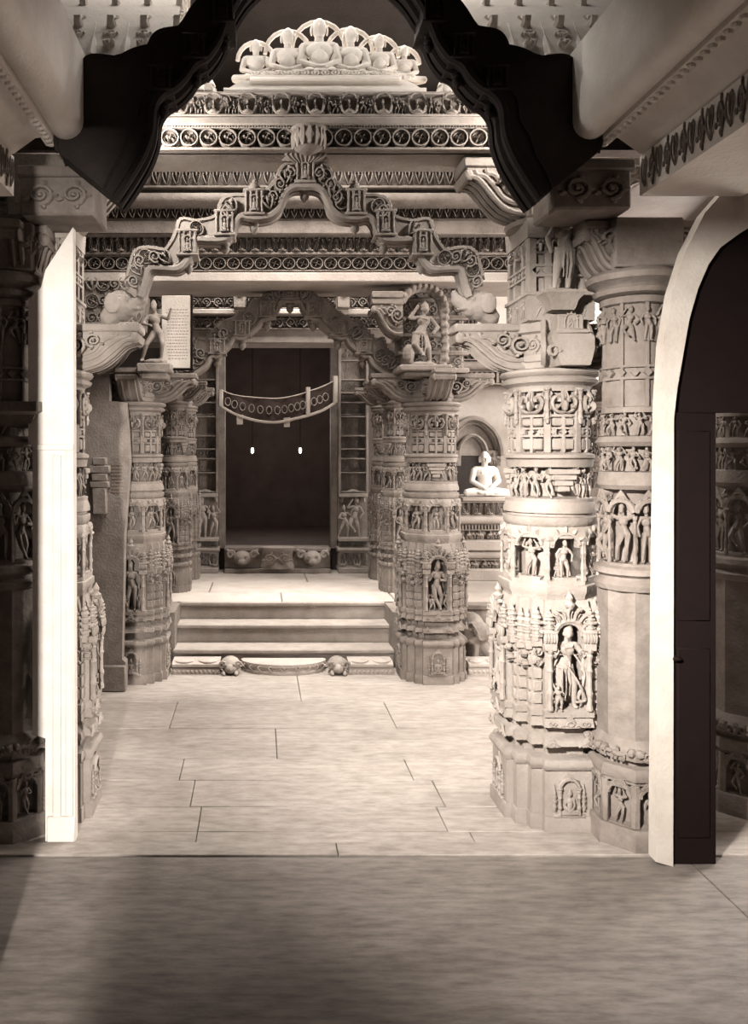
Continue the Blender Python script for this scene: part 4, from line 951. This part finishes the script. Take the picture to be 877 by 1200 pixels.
tag(place(obj('wall_cornice', m, M['grey']), jx, db - .252, zz), 'carved cornice high on the pale wall above the pointed hood', 'cornice')

# ================================================================== SANCTUARY DOORWAY
fr = thing('sanctuary_doorframe', 'dark carved stone frame around the black doorway with banded figure jambs', 'doorframe', (PX(326, 8.9), 8.885, PH))
fx = fr.location.x; zt = 3.45 - PH
for sx, (pa, pb, pc) in ((-1, (264, 256, 226)), (1, (388, 396, 430))):
    a, b, c = (PX(p, 8.85) - fx for p in (pa, pb, pc))
    m = MB(); m.add(cbox(min(a, b), -.03, .26, max(a, b), .10, zt, .006)); 
    obj('inner_jamb', m, M['grey'], fr)
    m = MB(); x0, x1 = min(b, c), max(b, c); m.add(box(x0, -.06, .26, x1, .10, zt)); w = x1 - x0
    for e in (.03, .97): m.add(cbox(x0 + w * e - .015, -.15, .9, x0 + w * e + .015, -.05, zt, .004))
    z = .92; k = 0
    while z < zt - .2: row(m, [FIGL, SEAT, LEAF, RING][k % 4], x0 + .03, x1 - .03, z + .01, z + (.20, .14, .09, .13)[k % 4], -.06, .13 if k % 4 != 1 else .11, .10); m.add(cbox(x0, -.14, z - .012, x1, -.05, z + .004, .003)); z += (.22, .16, .11, .15)[k % 4]; k += 1
    obj('carved_jamb', m, M['grey'], fr)
    m = MB(); m.add(course(x0 - .01, x1 + .01, 0, .06, -.20, 'plain', .28)); m.add(course(x0, x1, .06, .24, -.16, 'figures', .25, .09)); m.add(course(x0 - .02, x1 + .02, .24, .29, -.19, 'roll', .28)); m.add(course(x0, x1, .29, .36, -.15, 'leaves', .25, .05)); m.add(cbox(x0 - .01, -.2, .36, x1 + .01, .05, .40, .006)); obj('jamb_pedestal', m, M['marble'], fr)
    m = MB(); cxm = (x0 + x1) / 2
    for q, (dx, hgt) in enumerate(((.03 * sx, .46), (-.10 * sx, .36))): m.add(FIGL[(q * 2 + (sx > 0)) % 5], (cxm + dx, -.12, .40), (hgt * .9, .28, hgt))
    m.add(tube(polyarc(cxm, .80, .13, 0, pi, 10, -.10), .018, 6)); m.add(cbox(x0, -.15, .86, x1, -.02, .90, .004)); obj('guardian_figures', m, M['marble'], fr)
m = MB(); m.add(cbox(PX(226, 8.85) - fx, -.10, zt, PX(430, 8.85) - fx, .10, zt + .45, .01)); row(m, NICHE, -.9, .9, zt + .08, zt + .38, -.10, .28, .12); obj('door_lintel', m, M['grey'], fr)
# raised threshold
ts = thing('door_threshold', 'carved raised threshold of the black doorway with a scroll panel between two lion masks', 'threshold', (PX(325, 8.8), 8.74, PH)); w = PX(387, 8.74) - PX(325, 8.74)
m = MB(); m.add(cbox(-w, -.06, 0, w, .24, .05, .006)); m.add(cbox(-w, .0, .05, w, .24, .27, .006)); m.add(cbox(-w, -.03, .245, w, .24, .285, .006)); obj('sill', m, M['grey'], ts)
pw = PX(345, 8.74) - PX(325, 8.74)
m = MB(); m.add(lathe([(1, .05), (1, .09), (.93, .11), (.93, .23), (1, .25), (1, .29)], 24), (0, .02, 0), (pw, .12, 1)); row(m, [SCROLL], -pw * .9, pw * .9, .11, .24, -.09, .17, .08); obj('scroll_panel', m, M['marble'], ts)
for sx in (-1, 1):
    m = MB(); x = sx * (PX(366, 8.74) - PX(325, 8.74)); m.add(ell((x, -.02, .17), (.11, .10, .085), 10, 7)); m.add(ell((x, -.11, .14), (.06, .04, .035), 8, 5))
    for q in (-1, 1): m.add(tube(spiral(x + q * .13, .21, .05, 1.1, 0, -.05, 10), .018, 5)); m.add(ell((x + q * .045, -.115, .195), (.018, .015, .016), 6, 5)); m.add(limb((x + q * .08, -.04, .2), (x + q * .17, -.03, .26), .03, .018, 6))
    obj('lion_mask', m, M['marble'], ts)

# cloth hung across the doorway
ct = thing('door_hanging', 'dark embroidered cloth strip with pale edging slung across the black doorway', 'cloth', (PX(326, 8.6), 8.6, 0))
Pt = [(259, 457, 476), (275, 463, 485), (300, 466, 493), (325, 467, 495), (345, 464, 491), (361, 459, 487), (378, 453, 481), (393, 446, 472)]
A_top = catmull([(PX(a, 8.6) - ct.location.x, 0, PZ(b, 8.6)) for a, b, c in Pt], 5); A_bot = catmull([(PX(a, 8.6) - ct.location.x, 0, PZ(c, 8.6)) for a, b, c in Pt], 5)
m = MB(); NN = len(A_top)
m.add(loft([[(a[0], .012 * sin(i * .9) - .006, a[2]), (a[0], .012 * sin(i * .9) + .006, a[2]), (b[0], .02 * sin(i * .8) + .006, b[2]), (b[0], .02 * sin(i * .8) - .006, b[2])] for i, (a, b) in enumerate(zip(A_top, A_bot))])); obj('cloth_band', m, M['cloth'], ct)
m = MB()
for i in range(3, NN - 3, 2): a, b = np.array(A_top[i]), np.array(A_bot[i]); c = a * .5 + b * .5; m.add(tube([(c[0] + .032 * cos(t), -.028, c[2] + .045 * sin(t)) for t in np.linspace(0, 2 * pi, 9)[:-1]], .006, 4, True))
obj('embroidery', m, M['grey'], ct)
m = MB(); m.add(tube([np.array(p) + (0, -.02, 0) for p in A_bot], .017, 5)); obj('lower_edging', m, M['clothlight'], ct)
m = MB(); m.add(tube([np.array(p) + (0, -.012, 0) for p in A_top], .007, 4)); obj('upper_edging', m, M['clothlight'], ct)
for i in (0, NN - 11, NN - 1):
    m = MB(); m.add(tube([np.array(A_top[i]) + (0, -.015, .05 if i else 0), np.array(A_bot[i]) + (0, -.015, 0)], .028, 5)); obj('edge_tassel', m, M['clothlight'], ct)
for px, py in ((281, 487), (336, 490)):
    m = MB(); x = PX(px, 8.6) - ct.location.x; z = PZ(py, 8.6); m.add(prism([(x - .035, z), (x + .04, z + .01), (x + .035, z - .10), (x - .03, z - .10)][::-1], -.025, -.012)); obj('cloth_tab', m, M['clothlight'], ct)
for px, lab in ((296, 'tiny bright lamp in the black doorway, the one nearer the tablet side'), (352, 'tiny bright lamp in the black doorway, the one nearer the elephant carving side')):
    t = thing('hanging_lamp', lab, 'lamp', (PX(px, 9.9), 9.9, PZ(528, 9.9)), 0, 'lamps in the doorway')
    m = MB(); m.add(lathe([(.008, -.035), (.017, -.02), (.018, .02), (.010, .035)], 10)); obj('lamp_glass', m, M['lamp'], t)
    pl = bpy.data.lights.new('sanctum_fill', 'POINT'); pl.energy = 11; pl.color = (1, .80, .73); pl.shadow_soft_size = .05; po = bpy.data.objects.new('sanctum_fill', pl); COL.objects.link(po); po.location = (PX(px, 9.9), 10.3, 2.2)  # unseen point light added behind the lamp to lift the dark sanctum
    m = MB(); m.add(tube([(0, 0, .035), (0, 0, 3.9 - t.location.z)], .004, 5)); obj('chain', m, M['wood'], t)

# white tablet with worn lines of writing
dt = 5.86
tb = thing('inscribed_tablet', 'white rectangular tablet with faint lines of writing hung above the grey slab', 'tablet', (PX(207, dt), dt, PZ(432, dt)))
w = PX(224, dt) - PX(207, dt); H = PZ(347, dt) - PZ(432, dt)
m = MB(); m.add(cbox(-w, -.025, 0, w, .02, H, .004)); obj('slab', m, M['plaster'], tb)
m = MB(); m.add(cbox(w - .002, -.03, -.01, w + .012, .02, H + .005, .002)); m.add(cbox(-w, -.03, -.012, w + .012, .02, 0, .002)); obj('dark_frame_edge', m, M['wood'], tb)
m = MB()
for r_ in range(17):
    z = H * .80 - r_ * H * .042; x = -w + .03 + rnd.uniform(0, .03)
    while x < w - .03: ww = rnd.uniform(.008, .02); m.add(box(x, -.0262, z, x + ww, -.0245, z + .006)); x += ww + .007
obj('faded_writing', m, M['ink'], tb)

# dancing figure on the bracket of the grey pillar
g = MB(); hgt = PZ(347, 5.95) - PZ(428, 5.95)
g.add(figure('dance', 10, True, False, 1.05, True), s=(hgt, hgt * .9, hgt * .9)); g.add(ell((0, .03, .0), (.13, .10, .03), 12, 6))
g.add(tube(polyarc(0, hgt * .80, .17, 0, pi * .9, 10, .03), .03, 7))
for q in range(12): a = pi * .9 * q / 11; g.add(ell((.19 * cos(a), .0, hgt * .80 + .19 * sin(a)), (.032, .035, .032), 7, 5))
for q in range(6): g.add(ell((.185, .0, hgt * (.1 + .12 * q)), (.036, .034, .03), 7, 5))
g.add(ell((-.12, .0, .08), (.05, .05, .08), 8, 6))
g.add(tube(catmull([(.17, .02, 0), (.19, .0, hgt * .35), (.17, .02, hgt * .8)], 4), .03, 6))
o = obj('dancing_figure', remeshed('dancing_figure', g, M['grey'], .006, 2), M['marble']); place(o, PX(497, 5.95), 5.98, PZ(430, 5.95) + .02); o.rotation_euler = (0, 0, .2)
tag(o, 'carved dancing figure with one knee raised, standing on the grey pillar by the smaller arch', 'statue')
m = MB(); m.add(cbox(-.20, -.16, -.05, .20, .16, .0, .01)); m.add(cbox(-.16, -.13, -.085, .16, .13, -.05, .01)); tag(place(obj('figure_plinth', m, M['grey']), PX(497, 5.95), 6.02, PZ(430, 5.95) + .01), 'flat stone slab carrying the dancing figure', 'plinth')
m = MB(); z0, z1 = PZ(438, 6.2), PZ(335, 6.2); m.add(cbox(-.24, .0, 0, .26, .30, z1 - z0, .01))
for q in range(5): m.add(cbox(-.28 + q * .005, -.03, q * .14, .30, .32, q * .14 + .035, .008)); row(m, [SCROLL], -.24, .26, q * .14 + .04, q * .14 + .135, .0, .10, .08)
tag(place(obj('backing_block', m, M['grey']), PX(500, 6.3), 6.13, z0), 'carved block of stone behind the dancing figure', 'block')
for px, py, lab in ((452, 372, 'scrolled bracket stone between the smaller arch and the dancing figure'), (150, 400, 'scrolled bracket stone on top of the grey slab, beside the tablet')):
    d = 6.0 if px > 300 else 5.80; s = d / F_PX; m = MB(); L = 36 * s if px > 300 else 62 * s
    ar = bracket_arm(L, 44 * s if px > 300 else 50 * s, .2, 0); m.add(ar, s=(-1, 1, 1) if px > 300 else (1, 1, 1))
    m.add(cbox(-.0 if px < 300 else -L, -.11, 0, L if px < 300 else 0, .11, .05, .006))
    tag(place(obj('bracket_stone', m, M['grey']), PX(470 if px > 300 else 103, d), d, PZ(352 if px > 300 else 388, d)), lab, 'bracket')
# worn masonry above the slab bracket
m = MB(); d = 5.9; m.add(prism([(PX(90, d), PZ(386, d)), (PX(168, d), PZ(386, d)), (PX(172, d), PZ(345, d)), (PX(160, d), PZ(330, d)), (PX(90, d), PZ(322, d))], d, d + .2))
for q in range(14): m.add((SCROLL, LEAF, RING)[q % 3], (PX(108 + (q % 5) * 13, d), d, PZ(382 - (q // 5) * 20, d)), (.12, .14, .12))
m.add(cbox(PX(100, d), d - .04, PZ(388, d) , PX(170, d), d + .1, PZ(382, d), .006)); struct('wall_slab', m, M['grey'])
g = MB(); hgt = .46; g.add(figure('stride', 8, True), s=(hgt, hgt, hgt)); g.add(ell((0, .02, .0), (.10, .08, .03), 8, 5)); o = obj('bracket_figure', remeshed('bracket_figure', g, M['grey'], .007, 2), M['grey']); place(o, PX(181, 5.75), 5.78, PZ(424, 5.75)); tag(o, 'small striding carved figure against the edge of the white tablet', 'statue')
m = MB(); m.add(cbox(-.13, -.08, -.07, .13, .12, .0, .01)); m.add(cbox(-.10, -.06, -.12, .10, .12, -.07, .01)); tag(place(obj('figure_plinth', m, M['grey']), PX(181, 5.75), 5.80, PZ(424, 5.75) - .01), 'small stone ledge under the striding figure', 'plinth')

# standing figure on the pale pillar's bracket
g = MB(); hgt = .40; g.add(figure('stand', 10, True, False, 1.15, True), s=(hgt * 1.05, hgt * .9, hgt)); g.add(ell((0, 0, 0), (.08, .06, .02), 10, 5))
fxp = 1.478; fyp = 3.93 - .21
o = obj('bracket_figure', remeshed('standing_bracket_figure', g, M['marble'], .0035, 2), M['marble']); place(o, PX(657, fyp) , fyp, PZ(342, fyp)); o.rotation_euler = (.12, 0, .1)
tag(o, 'standing carved figure on a flared pedestal high on the pale sunlit pillar', 'statue')
m = MB(); m.add(loft([[(x * s, y * s * .8, z) for x, y in SQ] for s, z in ((.055, -.095), (.06, -.085), (.07, -.05), (.095, -.02), (.10, -.015), (.10, -.003))])); tag(place(obj('figure_plinth', m, M['marble']), PX(656, fyp), fyp, PZ(342, fyp)), 'flared pedestal under the standing figure on the pale pillar', 'plinth')

# elephant head at the foot of the large cusped arch
def elephant_head(mat, nm):
    g = MB(); g.add(ell((0, 0, .06), (.085, .075, .08), 12, 9)); g.add(limb((-.05, -.02, .04), (-.115, -.02, .085), .045, .032, 9)); g.add(limb((-.115, -.02, .085), (-.13, -.02, .12), .03, .018, 8)); g.add(ell((.03, -.075, .06), (.045, .015, .055), 9, 6)); g.add(ell((.03, .07, .06), (.045, .015, .055), 9, 6)); g.add(ell((-.045, -.062, .085), (.012, .01, .012), 6, 5)); g.add(limb((-.06, -.045, .04), (-.13, -.06, .03), .014, .006, 6)); g.add(limb((0, 0, .06), (.06, 0, -.0), .07, .05, 8))
    return obj(nm, remeshed(nm, g, mat, .006, 2), mat)
o = elephant_head(M['marble'], 'elephant_head_carving'); place(o, PX(563, 3.9), 3.93, PZ(371, 3.9)); tag(o, 'carved elephant head on the pale pillar bracket where the large cusped arch lands', 'carving')
o2 = o.copy(); COL.objects.link(o2); place(o2, PX(140, 3.9), 3.93, PZ(371, 3.9)); o2.scale = (-1, 1, 1); o2['label'] = 'carved elephant head where the large cusped arch lands behind the white jamb'

# group of pale carved figures on top of the ring-medallion lintel
zl = PZ(106.5, 3.78)
m = MB(); w0, w1 = PX(262, 3.8) - PX(385, 3.8), PX(500, 3.8) - PX(385, 3.8)
m.add(loft([[(w0 * s + .0, y, z), (w1 * s, y, z), (w1 * s, .26, z), (w0 * s, .26, z)] for s, y, z in ((1, .0, 0), (1, .0, .025), (.96, .02, .03), (.90, .04, .06), (.82, .05, .085))])); m.add(cbox(w0 * .75, .02, .083, w1 * .75, .24, .10, .005))
row(m, LEAF, w0 * .75, w1 * .75, .095, .125, .03, .05, .05)
o = place(obj('crowning_plinth', m, M['white']), PX(385, 3.8), 3.80, zl); tag(o, 'bright tapered stone block on top of the lintel under the crowning figures', 'plinth')
for k, (px, hgt) in enumerate(((300, .25), (338, .31), (375, .36), (412, .32), (446, .28), (476, .22))):
    m = MB(); m.add(seated(8), s=hgt); m.add(tube(polyarc(0, hgt * .6, hgt * .38, 0, pi, 10, .03), .012, 6)); o = place(obj('crowning_figure', m, M['white']), PX(px, 3.9), 3.95, zl + .10)
    tag(o, ('seated pale figure on the crowning block, at its end on the tablet side', 'second seated pale figure from the tablet side on the crowning block', 'tallest seated pale figure in the middle of the crowning block', 'seated pale figure just beside the tallest one, on the pale pillar side', 'second seated pale figure from the pale pillar end of the crowning block', 'seated pale figure on the crowning block, at its end on the pale pillar side')[k], 'statue', 'crowning figures on the lintel')
for px, lab in ((240, 'pale stone lotus cap on the lintel under the black arch, tablet side'), (526, 'pale stone lotus cap on the lintel under the black arch, pale pillar side')):
    m = MB(); m.add(lathe([(.05, 0), (.06, .02), (.05, .05), (.055, .06), (.035, .10), (.02, .13), (.03, .15), (.005, .18)], 12)); ringrow(m, PETAL, .045, .0, .06, 8, .04, .04); tag(place(obj('lotus_bud_carving', m, M['white']), PX(px, 3.85), 3.86, zl), lab, 'finial')

# ================================================================== LIGHT
def area(name, loc, target, sx, sy, power, color=(1, .95, .89), spread=None):
    l = bpy.data.lights.new(name, 'AREA'); l.shape = 'RECTANGLE'; l.size = sx; l.size_y = sy; l.energy = power; l.color = color
    if spread: l.spread = radians(spread)
    o = bpy.data.objects.new(name, l); COL.objects.link(o); o.location = loc
    import mathutils
    o.rotation_euler = (mathutils.Vector(target) - mathutils.Vector(loc)).to_track_quat('-Z', 'Y').to_euler(); return o
area('added_jamb_light', (-.35, -2.0, 1.95), (-.95, 3.6, 1.5), .08, .3, 400)  # unseen lamp added behind the viewer to brighten the white jamb
area('added_pillar_key', (-.92, .56, 2.76), (1.75, 3.9, 1.0), .3, .12, 55, spread=56)  # unseen key lamp added to rake light across the pale pillar
area('dome_daylight', (.3, 4.7, 4.9), (.3, 5.0, 0), 1.6, .9, 92, spread=120)
area('added_platform_fill', (.3, 7.95, 4.15), (.3, 8.0, 0), 1.4, .5, 20, spread=90)  # lamp added under the closed ceiling to brighten platform and threshold
area('added_stair_fill', (.2, 6.8, 4.15), (.2, 6.95, 0), 1.6, .3, 34, spread=75)  # lamp added under the closed ceiling to lighten the stair treads
area('court_daylight', (4.6, 5.0, 2.6), (0, 6.4, .9), 1.2, 1.8, 200)
area('platform_daylight', (4.9, 7.6, 3.2), (1.6, 8.4, 1.2), 1.0, 1.6, 190)
area('bay_daylight', (.2, 3.52, 4.6), (.2, 3.78, 3.3), 2.0, .15, 9)
area('added_arch_fill_left', (-.60, 3.48, 3.27), (.3, 3.87, 3.0), .2, .15, 14)  # lamp added out of sight behind the black arch to light the large one
area('added_arch_fill_right', (1.32, 3.47, 3.40), (.3, 3.87, 3.0), .2, .15, 10)  # second lamp added out of sight behind the black arch
w = bpy.data.worlds.new('World'); SC.world = w; w.use_nodes = True
w.node_tree.nodes['Background'].inputs[0].default_value = (.9, .68, .60, 1); w.node_tree.nodes['Background'].inputs[1].default_value = .8

# ================================================================== CAMERA
cd = bpy.data.cameras.new('camera'); cam = bpy.data.objects.new('camera', cd); COL.objects.link(cam)
cam.location = (0, 0, EYE); cam.rotation_euler = (pi / 2, 0, 0)
cd.sensor_width = 36; cd.sensor_fit = 'AUTO'; cd.lens = F_PX / 1200 * 36
cd.shift_x = (438.5 - VX) / 1200; cd.shift_y = -(600 - VY) / 1200
cd.clip_start = .05
SC.camera = cam
vs = SC.view_settings; vs.view_transform = 'Standard'; vs.look = 'None'; vs.gamma = 1; vs.use_curve_mapping = False; vs.exposure = 0.6
SC.cycles.diffuse_bounces = 3
